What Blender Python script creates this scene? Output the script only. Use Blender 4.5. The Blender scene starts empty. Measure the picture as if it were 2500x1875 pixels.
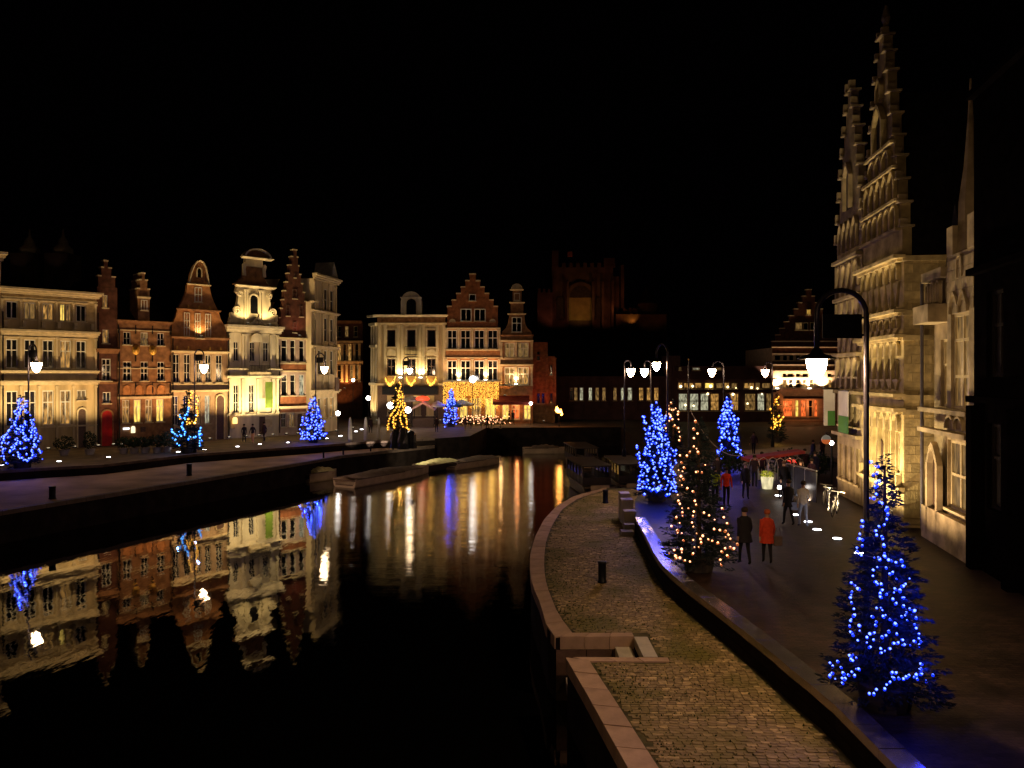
import bpy, bmesh, math, random
from mathutils import Vector, Matrix, noise
R = random.Random(7)
S = bpy.context.scene
COL = S.collection
PI = math.pi
# ---------------------------------------------------------------- camera, world, exposure
F, HZ, CH = 1880.0, 920.0, 6.0          # focal length and horizon of the photograph (px of its 2500 x 1875), eye height over the quay
cam_d = bpy.data.cameras.new('camera'); cam = bpy.data.objects.new('camera', cam_d); COL.objects.link(cam)
cam.location = (0, 0, CH); cam.rotation_euler = (PI/2, 0, 0)
cam_d.sensor_width = 36; cam_d.lens = 36*F/2500; cam_d.shift_y = -(937.5-HZ)/2500
cam_d.clip_start = .1; cam_d.clip_end = 2000
S.camera = cam
W = bpy.data.worlds.new('World'); S.world = W; W.use_nodes = True
W.node_tree.nodes['Background'].inputs[0].default_value = (.55, .32, .5, 1)
W.node_tree.nodes['Background'].inputs[1].default_value = .0003
S.view_settings.view_transform = 'Standard'; S.view_settings.look = 'None'
S.view_settings.exposure = 0; S.view_settings.gamma = 1
S.cycles.use_denoising = True
try: S.cycles.denoiser = 'OPENIMAGEDENOISE'
except Exception: pass
S.cycles.max_bounces = 5; S.cycles.diffuse_bounces = 1; S.cycles.glossy_bounces = 3; S.cycles.transmission_bounces = 2
S.cycles.sample_clamp_indirect = 2.0; S.cycles.sample_clamp_direct = 0
S.cycles.caustics_reflective = False; S.cycles.caustics_refractive = False
S.cycles.light_sampling_threshold = 0.004
S.cycles.use_adaptive_sampling = True; S.cycles.adaptive_threshold = .015

ZW, ZL = -2.25, -.65                    # water level, lower quay level (upper quay is 0)
def G(px, py, z=0.0):
    d = F*(CH-z)/(py-HZ); return Vector(((px-1250)/F*d, d, z))
def At(px, py, d): return Vector(((px-1250)/F*d, d, CH-(py-HZ)/F*d))
def Zf(x0, y0, s): return lambda X, Y: (x0+X/s, y0+Y/s)
Z1, Z2, Z3, Z4 = Zf(0, 550, 2.553), Zf(380, 580, 3.016), Zf(800, 640, 3.072), Zf(1300, 580, 2.765)
R1, R2, P3, ZP, ZN = Zf(1800, 0, 2.37), Zf(1950, 600, 2.765), Zf(1500, 900, 3.017), Zf(1830, 680, 4.147), Zf(1900, 1100, 2.14)
R6 = Zf(2100, 550, 1.8425)

# ---------------------------------------------------------------- materials
MATS = {}
def nodes(m):
    m.use_nodes = True; t = m.node_tree; return t, t.nodes['Principled BSDF']
def mat(name, col, rough=.8, var=.3, scale=2.0, bump=0.0, bscale=None, metal=0.0, spec=.2, col2=None, perobj=0.0, island=0.0, streak=False):
    if name in MATS: return MATS[name]
    m = bpy.data.materials.new(name); t, p = nodes(m); N, L = t.nodes, t.links
    p.inputs['Roughness'].default_value = rough; p.inputs['Metallic'].default_value = metal
    p.inputs['Specular IOR Level'].default_value = spec
    tc = N.new('ShaderNodeTexCoord')
    nz = N.new('ShaderNodeTexNoise'); nz.inputs['Scale'].default_value = scale; nz.inputs['Detail'].default_value = 5
    if streak:
        mp = N.new('ShaderNodeMapping'); mp.inputs['Scale'].default_value = (1, 1, .18)
        L.new(tc.outputs['Object'], mp.inputs[0]); L.new(mp.outputs[0], nz.inputs['Vector'])
    else: L.new(tc.outputs['Object'], nz.inputs['Vector'])
    cr = N.new('ShaderNodeValToRGB'); e = cr.color_ramp.elements
    a = tuple(c*(1-var) for c in col); b = tuple(min(1, c*(1+var*.6)) for c in (col2 or col))
    e[0].position = .32; e[1].position = .68; e[0].color = (*a, 1); e[1].color = (*b, 1)
    L.new(nz.outputs['Fac'], cr.inputs['Fac']); out = cr.outputs['Color']
    if perobj or island:
        hs = N.new('ShaderNodeHueSaturation'); add = N.new('ShaderNodeMath'); add.operation = 'ADD'
        oi = N.new('ShaderNodeObjectInfo'); ge = N.new('ShaderNodeNewGeometry')
        m1 = N.new('ShaderNodeMath'); m1.operation = 'MULTIPLY_ADD'; m1.inputs[1].default_value = perobj; m1.inputs[2].default_value = 1-perobj/2
        m2 = N.new('ShaderNodeMath'); m2.operation = 'MULTIPLY_ADD'; m2.inputs[1].default_value = island; m2.inputs[2].default_value = -island/2
        L.new(oi.outputs['Random'], m1.inputs[0]); L.new(ge.outputs['Random Per Island'], m2.inputs[0])
        L.new(m1.outputs[0], add.inputs[0]); L.new(m2.outputs[0], add.inputs[1])
        L.new(add.outputs[0], hs.inputs['Value']); L.new(out, hs.inputs['Color']); out = hs.outputs['Color']
    if name.endswith('sett'):
        pw_ = N.new('ShaderNodeMath'); pw_.operation = 'FRACT'; L.new(add.outputs[0], pw_.inputs[0])
        p2 = N.new('ShaderNodeMath'); p2.operation = 'POWER'; p2.inputs[1].default_value = 5; L.new(pw_.outputs[0], p2.inputs[0])
        p3 = N.new('ShaderNodeMath'); p3.operation = 'MULTIPLY_ADD'; p3.inputs[1].default_value = .8; p3.inputs[2].default_value = .72; L.new(p2.outputs[0], p3.inputs[0]); L.new(p3.outputs[0], hs.inputs['Value'])
        ge2 = N.new('ShaderNodeNewGeometry'); n3 = N.new('ShaderNodeTexNoise'); n3.inputs['Scale'].default_value = .55; n3.inputs['Detail'].default_value = 6; L.new(ge2.outputs['Position'], n3.inputs['Vector'])
        r3 = N.new('ShaderNodeValToRGB'); r3.color_ramp.elements[0].position = .46; r3.color_ramp.elements[1].position = .62; L.new(n3.outputs['Fac'], r3.inputs['Fac'])
        mx = N.new('ShaderNodeMix'); mx.data_type = 'RGBA'; mx.inputs['B'].default_value = (.17, .14, .035, 1); L.new(out, mx.inputs['A']); L.new(r3.outputs['Color'], mx.inputs['Factor']); out = mx.outputs['Result']
    if name == 'upper_quay_paving':
        bk = N.new('ShaderNodeTexBrick'); bk.inputs['Scale'].default_value = 2.2; bk.inputs['Mortar Size'].default_value = .012; bk.inputs['Color1'].default_value = (1, 1, 1, 1); bk.inputs['Color2'].default_value = (.35, .34, .36, 1); bk.inputs['Mortar'].default_value = (.06, .06, .06, 1)
        L.new(tc.outputs['Object'], bk.inputs['Vector']); mx = N.new('ShaderNodeMix'); mx.data_type = 'RGBA'; mx.blend_type = 'MULTIPLY'; mx.inputs['Factor'].default_value = .85; L.new(out, mx.inputs['A']); L.new(bk.outputs['Color'], mx.inputs['B']); out = mx.outputs['Result']
        bb = N.new('ShaderNodeBump'); bb.invert = True; bb.inputs['Distance'].default_value = .02; L.new(bk.outputs['Fac'], bb.inputs['Height'])
    L.new(out, p.inputs['Base Color'])
    if bump:
        n2 = N.new('ShaderNodeTexNoise'); n2.inputs['Scale'].default_value = bscale or scale*6; n2.inputs['Detail'].default_value = 4
        L.new(tc.outputs['Object'], n2.inputs['Vector'])
        b_ = N.new('ShaderNodeBump'); b_.inputs['Strength'].default_value = .6; b_.inputs['Distance'].default_value = bump
        L.new(n2.outputs['Fac'], b_.inputs['Height']); L.new(b_.outputs[0], p.inputs['Normal'])
        if name == 'upper_quay_paving': L.new(bb.outputs[0], b_.inputs['Normal'])
    MATS[name] = m; return m
def emit(name, col, strength, sample=False, noisy=0.0, scale=3.0):
    if name in MATS: return MATS[name]
    m = bpy.data.materials.new(name); t, p = nodes(m); N, L = t.nodes, t.links
    p.inputs['Base Color'].default_value = (.02, .02, .02, 1); p.inputs['Roughness'].default_value = .3
    p.inputs['Emission Color'].default_value = (*col, 1); p.inputs['Emission Strength'].default_value = strength
    if noisy:
        tc = N.new('ShaderNodeTexCoord'); mp = N.new('ShaderNodeMapping'); mp.inputs['Scale'].default_value = (scale, scale, scale*.25)
        nz = N.new('ShaderNodeTexNoise'); nz.inputs['Scale'].default_value = 2.2; nz.inputs['Detail'].default_value = 3
        oi = N.new('ShaderNodeObjectInfo'); va = N.new('ShaderNodeVectorMath'); va.operation = 'ADD'
        L.new(tc.outputs['Object'], va.inputs[0]); L.new(oi.outputs['Location'], va.inputs[1])
        L.new(va.outputs[0], mp.inputs[0]); L.new(mp.outputs[0], nz.inputs['Vector'])
        mr = N.new('ShaderNodeMapRange'); mr.inputs['From Min'].default_value = .35; mr.inputs['From Max'].default_value = .65
        mr.inputs['To Min'].default_value = strength*(1-noisy); mr.inputs['To Max'].default_value = strength*(1+noisy)
        L.new(nz.outputs['Fac'], mr.inputs['Value']); L.new(mr.outputs[0], p.inputs['Emission Strength'])
    m.cycles.emission_sampling = 'FRONT_BACK' if sample else 'NONE'
    MATS[name] = m; return m

cream = mat('cream_render', (.60, .48, .28), .85, .34, 1.3, .01, streak=True)
cream2 = mat('ochre_render', (.52, .39, .20), .85, .36, 1.3, .01, streak=True)
white_st = mat('white_stone', (.70, .61, .42), .8, .28, 1.5, .01, streak=True)
brick_o = mat('orange_brick', (.42, .19, .07), .85, .4, 2.2, .015)
brick_r = mat('red_brick', (.27, .10, .04), .85, .4, 2.2, .015)
brick_d = mat('dark_red_brick', (.11, .044, .026), .85, .4, 2.2, .015)
brick_b = mat('brown_brick', (.27, .135, .06), .85, .45, 2.2, .015)
sand = mat('sandstone', (.50, .39, .20), .85, .5, 1.4, .03, 9, perobj=.3)
sand2 = mat('grey_sandstone', (.40, .31, .19), .85, .5, 1.4, .02, 9, perobj=.3)
trim = mat('stone_trim', (.58, .47, .28), .8, .2, 3, .005)
darkst = mat('dark_stone', (.06, .05, .045), .9, .4, 2, .02)
castle_m = mat('castle_stone', (.14, .095, .075), .95, .5, .4, .05, 3)
slate = mat('roof_slate', (.018, .015, .018), .8, .4, 3, spec=.05)
frame_w = mat('white_window_paint', (.66, .62, .52), .5, .1, 8)
frame_d = mat('dark_window_paint', (.10, .06, .045), .5, .2, 8)
glass = mat('window_glass', (.008, .008, .010), .08, .3, 3, .002, 2, spec=.6)
iron = mat('black_iron', (.012, .012, .014), .45, .3, 6, metal=.3)
iron_l = mat('worn_lamp_pole_paint', (.05, .045, .06), .35, .3, 6, metal=.5)
gold_m = mat('gilded_metal', (.65, .38, .08), .35, .2, 6, metal=.7)
win1 = emit('amber_room_light', (1, .55, .16), .16, noisy=.8)
win2 = emit('bright_room_light', (1, .66, .12), 1.1, noisy=.45)
win3 = emit('curtained_room_light', (1, .5, .12), .35, noisy=.9)
win4 = emit('cool_room_light', (.9, .85, .55), .35, noisy=.9)
win5 = emit('shop_red_light', (1, .16, .03), .9, noisy=.8)
WL = {0: glass, 1: win1, 2: win2, 3: win3, 4: win4, 5: win5}

# ---------------------------------------------------------------- mesh helpers
class MB:
    def __init__(s): s.v = []; s.f = []; s.mi = []
    def add(s, vs, fs, mi=0):
        o = len(s.v); s.v += [tuple(v) for v in vs]
        for f in fs: s.f.append([i+o for i in f]); s.mi.append(mi)
        return s
    def box(s, x0, x1, y0, y1, z0, z1, mi=0):
        return s.add([(x0,y0,z0),(x1,y0,z0),(x1,y1,z0),(x0,y1,z0),(x0,y0,z1),(x1,y0,z1),(x1,y1,z1),(x0,y1,z1)],
              [(0,3,2,1),(4,5,6,7),(0,1,5,4),(1,2,6,5),(2,3,7,6),(3,0,4,7)], mi)
    def prism(s, pts, y0, y1, mi=0):       # outline in x-z, extruded along y
        n = len(pts); a = sum(pts[i][0]*pts[(i+1)%n][1]-pts[(i+1)%n][0]*pts[i][1] for i in range(n))
        if a < 0: pts = pts[::-1]
        vs = [(x, y0, z) for x, z in pts]+[(x, y1, z) for x, z in pts]
        fs = [list(range(n)), list(range(2*n-1, n-1, -1))]+[(i, i+n, (i+1)%n+n, (i+1)%n) for i in range(n)]
        return s.add(vs, fs, mi)
    def slab(s, pts, z0, z1, mi=0):        # outline in x-y, extruded along z
        n = len(pts); a = sum(pts[i][0]*pts[(i+1)%n][1]-pts[(i+1)%n][0]*pts[i][1] for i in range(n))
        if a < 0: pts = pts[::-1]
        vs = [(p[0], p[1], z0) for p in pts]+[(p[0], p[1], z1) for p in pts]
        fs = [list(range(n-1, -1, -1)), list(range(n, 2*n))]+[(i, (i+1)%n, (i+1)%n+n, i+n) for i in range(n)]
        return s.add(vs, fs, mi)
    def lathe(s, prof, n=12, c=(0,0,0), mi=0):
        vs = []; fs = []
        for r, z in prof:
            for k in range(n): a = 2*PI*k/n; vs.append((c[0]+r*math.cos(a), c[1]+r*math.sin(a), c[2]+z))
        for j in range(len(prof)-1):
            for k in range(n): fs.append((j*n+k, j*n+(k+1)%n, (j+1)*n+(k+1)%n, (j+1)*n+k))
        fs.append(list(range(n-1, -1, -1))); m = (len(prof)-1)*n; fs.append(list(range(m, m+n)))
        return s.add(vs, fs, mi)
    def tube(s, path, r, n=8, mi=0, r1=None):
        P = [Vector(p) for p in path]; m = len(P); vs = []; fs = []; up = Vector((.13, .27, .95)).normalized()
        for i, p in enumerate(P):
            t = (P[min(i+1, m-1)]-P[max(i-1, 0)]).normalized()
            a = t.cross(up)
            if a.length < .05: a = t.cross(Vector((1, 0, 0)))
            a.normalize(); b = t.cross(a); rr = r if r1 is None else r+(r1-r)*i/(m-1)
            for k in range(n): q = 2*PI*k/n; vs.append(p+a*rr*math.cos(q)+b*rr*math.sin(q))
        for i in range(m-1):
            for k in range(n): fs.append((i*n+k, (i+1)*n+k, (i+1)*n+(k+1)%n, i*n+(k+1)%n))
        fs.append(list(range(n))); fs.append(list(range(m*n-1, (m-1)*n-1, -1)))
        return s.add(vs, fs, mi)
    def octa(s, c, r, mi=0):
        x, y, z = c
        return s.add([(x+r,y,z),(x-r,y,z),(x,y+r,z),(x,y-r,z),(x,y,z+r),(x,y,z-r)],
              [(0,2,4),(2,1,4),(1,3,4),(3,0,4),(2,0,5),(1,2,5),(3,1,5),(0,3,5)], mi)
    def mesh(s, name, mats, smooth=False):
        me = bpy.data.meshes.new(name); me.from_pydata(s.v, [], s.f)
        for m in (mats if isinstance(mats, (list, tuple)) else [mats]): me.materials.append(m)
        if any(s.mi): me.polygons.foreach_set('material_index', s.mi)
        if smooth: me.polygons.foreach_set('use_smooth', [True]*len(me.polygons))
        me.update(); return me
    def build(s, name, mats, parent=None, loc=None, smooth=False):
        return put(name, s.mesh(name, mats, smooth), parent, loc)
def put(name, data, parent=None, loc=None, rz=0):
    o = bpy.data.objects.new(name, data); COL.objects.link(o)
    if parent is not None: o.parent = parent
    if loc is not None: o.location = loc
    if rz: o.rotation_euler = (0, 0, rz)
    return o
def tag(o, label=None, cat=None, group=None, kind=None):
    if label: o['label'] = label
    if cat: o['category'] = cat
    if group: o['group'] = group
    if kind: o['kind'] = kind
    return o
def thing(name, label, cat, loc=(0,0,0), rz=0, group=None):
    o = bpy.data.objects.new(name, None); COL.objects.link(o); o.location = loc; o.rotation_euler = (0, 0, rz)
    o.empty_display_size = .3
    return tag(o, label, cat, group)
def copy_tree(o, parent=None):
    c = o.copy(); COL.objects.link(c); c.parent = parent
    for ch in list(o.children): copy_tree(ch, c)
    return c
def spot(loc, target, power, col=(1, .72, .38), ang=100, rad=.12, blend=.6, parent=None):
    l = bpy.data.lights.new('spot_beam', 'SPOT'); l.energy = power; l.color = col; l.spot_size = math.radians(ang)
    l.spot_blend = blend; l.shadow_soft_size = rad
    o = bpy.data.objects.new('beam', l); COL.objects.link(o)
    o.location = loc; o.rotation_euler = (Vector(target)-Vector(loc)).to_track_quat('-Z', 'Y').to_euler()
    if parent: o.parent = parent
    return o
def point(loc, power, col, rad=.1, parent=None):
    l = bpy.data.lights.new('bulb_light', 'POINT'); l.energy = power; l.color = col; l.shadow_soft_size = rad
    o = bpy.data.objects.new('bulb_light', l); COL.objects.link(o); o.location = loc
    if parent: o.parent = parent
    return o
WARM = (1, .70, .34); WARMW = (1, .72, .42); ORANGE = (1, .42, .12)

# ---------------------------------------------------------------- the ground, quays and water
quay_m = mat('upper_quay_paving', (.046, .026, .020), .55, .55, .8, .012, 14)
quay_l = mat('far_quay_paving', (.12, .09, .065), .75, .35, .8, .012, 10)
lowq_m = mat('mossy_joint_earth', (.10, .085, .035), .95, .5, 3, .01, 30)
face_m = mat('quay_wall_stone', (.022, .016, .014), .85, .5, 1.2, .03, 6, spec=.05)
cop_m = mat('pale_coping_stone', (.46, .30, .20), .75, .22, 2.5, .006, 20, perobj=.25)
edge_m = mat('polished_coping_stone', (.36, .32, .31), .2, .3, 2.5, .001, 12, perobj=.2, spec=1.0, metal=.82)
# water
wm = bpy.data.materials.new('river_water'); t, p = nodes(wm)
p.inputs['Base Color'].default_value = (.002, .0018, .002, 1); p.inputs['Roughness'].default_value = .035; p.inputs['IOR'].default_value = 1.55
tc = t.nodes.new('ShaderNodeTexCoord'); bl = None
for sc, dist, st in ((.55, .009, (1.0, .45, 1)), (2.6, .006, (1.0, .35, 1)), (.13, .02, (1, 1, 1))):
    mp = t.nodes.new('ShaderNodeMapping'); mp.inputs['Scale'].default_value = st; t.links.new(tc.outputs['Object'], mp.inputs[0])
    nz = t.nodes.new('ShaderNodeTexNoise'); nz.inputs['Scale'].default_value = sc; nz.inputs['Detail'].default_value = 3
    b = t.nodes.new('ShaderNodeBump'); b.inputs['Distance'].default_value = dist; b.inputs['Strength'].default_value = .5
    t.links.new(mp.outputs[0], nz.inputs['Vector']); t.links.new(nz.outputs['Fac'], b.inputs['Height'])
    if bl: t.links.new(bl.outputs[0], b.inputs['Normal'])
    bl = b
sx = t.nodes.new('ShaderNodeSeparateXYZ'); t.links.new(tc.outputs['Object'], sx.inputs[0])
nw = t.nodes.new('ShaderNodeTexNoise'); nw.inputs['Scale'].default_value = .12; t.links.new(tc.outputs['Object'], nw.inputs['Vector'])
ma = t.nodes.new('ShaderNodeMath'); ma.operation = 'MULTIPLY_ADD'; ma.inputs[1].default_value = 4; t.links.new(nw.outputs['Fac'], ma.inputs[0])
my = t.nodes.new('ShaderNodeMath'); my.operation = 'MULTIPLY_ADD'; my.inputs[1].default_value = .23; t.links.new(sx.outputs['Y'], my.inputs[0]); t.links.new(sx.outputs['X'], my.inputs[2]); t.links.new(my.outputs[0], ma.inputs[2])
mr = t.nodes.new('ShaderNodeMapRange'); mr.interpolation_type = 'SMOOTHSTEP'
for k_, v_ in (('From Min', .2), ('From Max', 3.2), ('To Min', .02), ('To Max', 1.0)): mr.inputs[k_].default_value = v_
t.links.new(ma.outputs[0], mr.inputs['Value'])     # a breeze ruffles the eastern half of the river with long-crested ripples
mp = t.nodes.new('ShaderNodeMapping'); mp.inputs['Scale'].default_value = (.3, 32, 1); t.links.new(tc.outputs['Object'], mp.inputs[0])
nz = t.nodes.new('ShaderNodeTexNoise'); nz.inputs['Scale'].default_value = 1.0; nz.inputs['Detail'].default_value = 1; t.links.new(mp.outputs[0], nz.inputs['Vector'])
b = t.nodes.new('ShaderNodeBump'); b.inputs['Distance'].default_value = .0031; t.links.new(nz.outputs['Fac'], b.inputs['Height']); mr2 = t.nodes.new('ShaderNodeMapRange'); mr2.interpolation_type = 'SMOOTHSTEP'
for k_, v_ in (('From Min', 24), ('From Max', 42), ('To Min', .15), ('To Max', 1.0)): mr2.inputs[k_].default_value = v_
t.links.new(sx.outputs['Y'], mr2.inputs['Value']); mm_ = t.nodes.new('ShaderNodeMath'); mm_.operation = 'MULTIPLY'; t.links.new(mr.outputs[0], mm_.inputs[0]); t.links.new(mr2.outputs[0], mm_.inputs[1])
t.links.new(mm_.outputs[0], b.inputs['Strength']); t.links.new(bl.outputs[0], b.inputs['Normal']); bl = b
p.inputs['Roughness'].default_value = .018
t.links.new(bl.outputs[0], p.inputs['Normal'])
tag(MB().add([(-80,-30,ZW),(40,-30,ZW),(40,120,ZW),(-80,120,ZW)], [(0,1,2,3)]).build('river_water', wm), 'dark still river reflecting the lit houses', kind='structure')
tag(MB().box(-400, 400, -60, 900, -6, -4).build('river_bed', darkst), 'dark river bed under the water', kind='structure')

# outlines (x, y)
def g2(px, py, z=0): v = G(px, py, z); return (v.x, v.y)
L_out = [(-36, 8), (-31.5, 22)]+[g2(*q, ZL) for q in ((79,1236),(418,1182),(700,1136),(833,1113),(1060,1089))]
L_in = [(-50, 8), (-44, 30)]+[g2(*q, ZL) for q in ((0,1174),(253,1158),(468,1130),(700,1112),(880,1097),(1062,1087))]
far_edge = [L_in[-1], (-4.3, 77.8), (-3, 91), (13, 92)]
R_edge = [(13, 90), (11, 60), (9.6, 46), (7.0, 41.5), (6.0, 37.5)]
A = [g2(*q) for q in ((1551,1264),(1575,1307),(1604,1364),(1630,1395),(1687,1443),(1752,1491),(1818,1543),(1879,1591),(1950,1652),(2017,1703),(2190,1875))]
dA = (Vector(A[-1])-Vector(A[-2])).normalized(); A.append(tuple(Vector(A[-1])+dA*8))
# upper quays
def ground(name, pts, z0, z1, m, label):
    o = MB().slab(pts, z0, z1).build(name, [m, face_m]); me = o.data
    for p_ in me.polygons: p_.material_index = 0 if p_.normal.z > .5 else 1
    return tag(o, label, kind='structure')
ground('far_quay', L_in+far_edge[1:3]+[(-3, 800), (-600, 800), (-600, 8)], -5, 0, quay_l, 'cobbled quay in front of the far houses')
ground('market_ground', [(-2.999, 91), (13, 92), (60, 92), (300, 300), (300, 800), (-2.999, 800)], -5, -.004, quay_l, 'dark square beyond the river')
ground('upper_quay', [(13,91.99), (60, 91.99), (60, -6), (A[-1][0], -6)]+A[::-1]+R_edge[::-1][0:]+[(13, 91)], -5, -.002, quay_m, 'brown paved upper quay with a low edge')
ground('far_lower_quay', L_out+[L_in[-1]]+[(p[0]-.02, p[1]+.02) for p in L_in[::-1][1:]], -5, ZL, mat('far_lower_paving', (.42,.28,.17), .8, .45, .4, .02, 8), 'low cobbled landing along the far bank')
# near lower quay
O1 = [g2(*q, ZL) for q in ((1481,1191),(1403,1211),(1359,1237),(1329,1268),(1308,1310),(1296,1355),(1296,1392),(1302,1430),(1320,1473),(1337,1534),(1357,1556))]
I1 = [g2(*q, ZL) for q in ((1481,1195),(1412,1216),(1372,1243),(1347,1284),(1334,1318),(1329,1356),(1329,1392),(1335,1430),(1359,1491),(1377,1520),(1399,1548))]
nA = g2(1357,1556,ZL); nB = (nA[0]+2.0, nA[1]+.02); s0 = g2(1385,1607,ZL); s1 = (nB[0]+.12, s0[1]-.02)
O2 = [s0, g2(1425,1674,ZL), g2(1538,1875,ZL)]; I2 = [g2(1438,1613,ZL), g2(1478,1674,ZL), g2(1608,1875,ZL)]
for q in (O2, I2):
    d_ = (Vector(q[-1])-Vector(q[-2])).normalized(); q.append(tuple(Vector(q[-1])+d_*9))
wall_base = [(p_[0]-.02, p_[1]) for p_ in A]
low_pts = O1+[nB, s1]+O2+[(A[-1][0], O2[-1][1])]+A[::-1]+[(6.0, 37.5), (7.0, 41.5), (9.6, 46.0), (9.7, 46.5)]
lq = ground('lower_quay', low_pts, -5, ZL-.014, lowq_m, 'low landing path of mossy setts beside the river')
def pip(x, y, P):
    c = False; n = len(P)
    for i in range(n):
        x0, y0 = P[i]; x1, y1 = P[(i+1) % n]
        if (y0 > y) != (y1 > y) and x < (x1-x0)*(y-y0)/(y1-y0)+x0: c = not c
    return c
sett_m = mat('grey_brown_sett', (.34, .23, .10), .72, .35, 9, .004, 60, perobj=1.0, island=1.0, col2=(.42, .30, .14))
inner = I1+[(nB[0]+.35, nA[1]+.3), (nB[0]+.45, s1[1]-.3)]+I2+[(A[-1][0], I2[-1][1])]+[(p_[0]-.06, p_[1]) for p_ in A[::-1]]+[(6.0, 37.5), (7, 41.5), (8.5, 46)]
setts = []
y = 4.5; row = 0
while y < 47:
    bh = .098 if y < 30 else .14; bw0 = .175 if y < 30 else .26
    x = -2+R.random()*.2
    while x < 13:
        bw = bw0*R.uniform(.85, 1.15)
        if all(pip(x+a*bw, y+b*bh, inner) for a in (0, 1) for b in (0, 1)): setts.append((x, y, bw, bh))
        x += bw+.007
    y += bh+.007; row += 1
def inframe(q): 
    u = q[0]/q[1]*F+1250; v = HZ+F*(CH-ZL)/q[1]; return 0 < u < 2500 and v < 1880
vis = sorted([q for q in setts if inframe(q)], key=lambda q: q[1]); near = set(vis[:300])
vs_m = []
for k in range(6):
    b = MB(); e = .005; w, h = .19*(.9+.04*k), .105
    b.add([(-w/2,-h/2,-.06),(w/2,-h/2,-.06),(w/2,h/2,-.06),(-w/2,h/2,-.06),(-w/2,-h/2,-.008),(w/2,-h/2,-.008),(w/2,h/2,-.008),(-w/2,h/2,-.008),
           (-w/2+e,-h/2+e,0),(w/2-e,-h/2+e,0),(w/2-e,h/2-e,0),(-w/2+e,h/2-e,0)],
          [(0,1,5,4),(1,2,6,5),(2,3,7,6),(3,0,4,7),(4,5,9,8),(5,6,10,9),(6,7,11,10),(7,4,8,11),(8,9,10,11)]); vs_m.append(b.mesh('sett', sett_m))
for q in sorted(near, key=lambda q: (q[1], q[0])):
    o = put('sett', R.choice(vs_m), lq, (q[0]+q[2]/2, q[1]+q[3]/2, ZL+R.uniform(-.006, .01))); o.scale.x = q[2]/.19; o.scale.y = q[3]/.105
    o.rotation_euler = (R.uniform(-.03, .03), R.uniform(-.03, .03), R.uniform(-.03, .03))
b = MB()
for q in setts:
    if q in near: continue
    x, y, w, h = q; zt = ZL+R.uniform(-.006, .005); e = .006; t1, t2 = R.uniform(-.006, .006), R.uniform(-.006, .006)
    b.add([(x,y,zt-.04),(x+w,y,zt-.04),(x+w,y+h,zt-.04),(x,y+h,zt-.04),(x+e,y+e,zt),(x+w-e,y+e,zt+t1),(x+w-e,y+h-e,zt+t2),(x+e,y+h-e,zt)],
          [(0,1,5,4),(1,2,6,5),(2,3,7,6),(3,0,4,7),(4,5,6,7)])
tag(b.build('sett_paving', sett_m, lq), kind='stuff')
# moss and grass tufts in the joints near the edge
b = MB(); grass_m = mat('moss_green', (.05, .07, .012), .95, .4, 6)
for k in range(5200):
    q = R.choice(setts)
    nd = min(math.dist(q[:2], p_) for p_ in I1+I2)
    if q[1] > 42 or R.random() > (1.0 if nd < .9 else .55*math.exp(-nd/2.2)+.04): continue
    x, y = q[0]+R.uniform(-.05, q[2]), q[1]-.006+R.uniform(-.01, .01)
    for j in range(4):
        a = R.uniform(0, 6.28); r = R.uniform(.01, .03); hh = R.uniform(.01, .04)
        b.add([(x+r*math.cos(a), y+r*math.sin(a), ZL-.01), (x-r*math.sin(a), y+r*math.cos(a), ZL-.01), (x+R.uniform(-.03,.03), y+R.uniform(-.02,.02), ZL+hh)], [(0,1,2)])
tag(b.build('moss', grass_m, lq), kind='stuff')
# coping stones
def resample(P, n):
    P = [Vector(p_) for p_ in P]; L = [0]
    for a_, b_ in zip(P, P[1:]): L.append(L[-1]+(b_-a_).length)
    out = []
    for k in range(n+1):
        s_ = L[-1]*k/n; i = max(j for j in range(len(L)) if L[j] <= s_+1e-9); i = min(i, len(P)-2)
        out.append(P[i].lerp(P[i+1], (s_-L[i])/max(1e-9, L[i+1]-L[i])))
    return out
def coping(Po, Pi, n, z0, z1, m, parent, gap=.02, name='coping_stone'):
    a_, b_ = resample(Po, n), resample(Pi, n)
    for k in range(n):
        q = [a_[k], a_[k+1], b_[k+1], b_[k]]; c = sum(q, Vector((0, 0)))/4
        q = [c+(v-c)*(1-gap) for v in q]; dz = R.uniform(-.006, .006)
        mb = MB(); e = .985
        n_ = 4; ar = sum(q[i].x*q[(i+1)%4].y-q[(i+1)%4].x*q[i].y for i in range(4))
        if ar < 0: q = q[::-1]
        vs = [(v.x-c.x, v.y-c.y, z0) for v in q]+[(v.x-c.x, v.y-c.y, z1-.015+dz) for v in q]+[((v.x-c.x)*e, (v.y-c.y)*e, z1+dz) for v in q]
        mb.add(vs, [(0,3,2,1)]+[(i,(i+1)%4,(i+1)%4+4,i+4) for i in range(4)]+[(i+4,(i+1)%4+4,(i+1)%4+8,i+8) for i in range(4)]+[(8,9,10,11)])
        mb.build(name, m, parent, (c.x, c.y, 0))
Oo = [Vector(o)+(Vector(o)-Vector(i)).normalized()*.04 for o, i in zip(O1, I1)]
coping(Oo, I1, 26, ZL-.3, ZL+.02, cop_m, lq)
coping([Vector(o)-Vector((.05, 0)) for o in O2], I2, 16, ZL-.3, ZL+.02, cop_m, lq)
coping([(nA[0]+.1, nA[1]-.03), (nB[0], nB[1]-.03)], [(nA[0]+.35, nA[1]+.27), (nB[0], nB[1]+.27)], 3, ZL-.3, ZL+.025, cop_m, lq)
coping([(s0[0]+.5, s0[1]-.25), (s1[0]+.45, s1[1]-.25)], [(s0[0]+.12, s0[1]+.02), (s1[0]+.45, s1[1]+.02)], 3, ZL-.3, ZL+.025, cop_m, lq)
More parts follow.
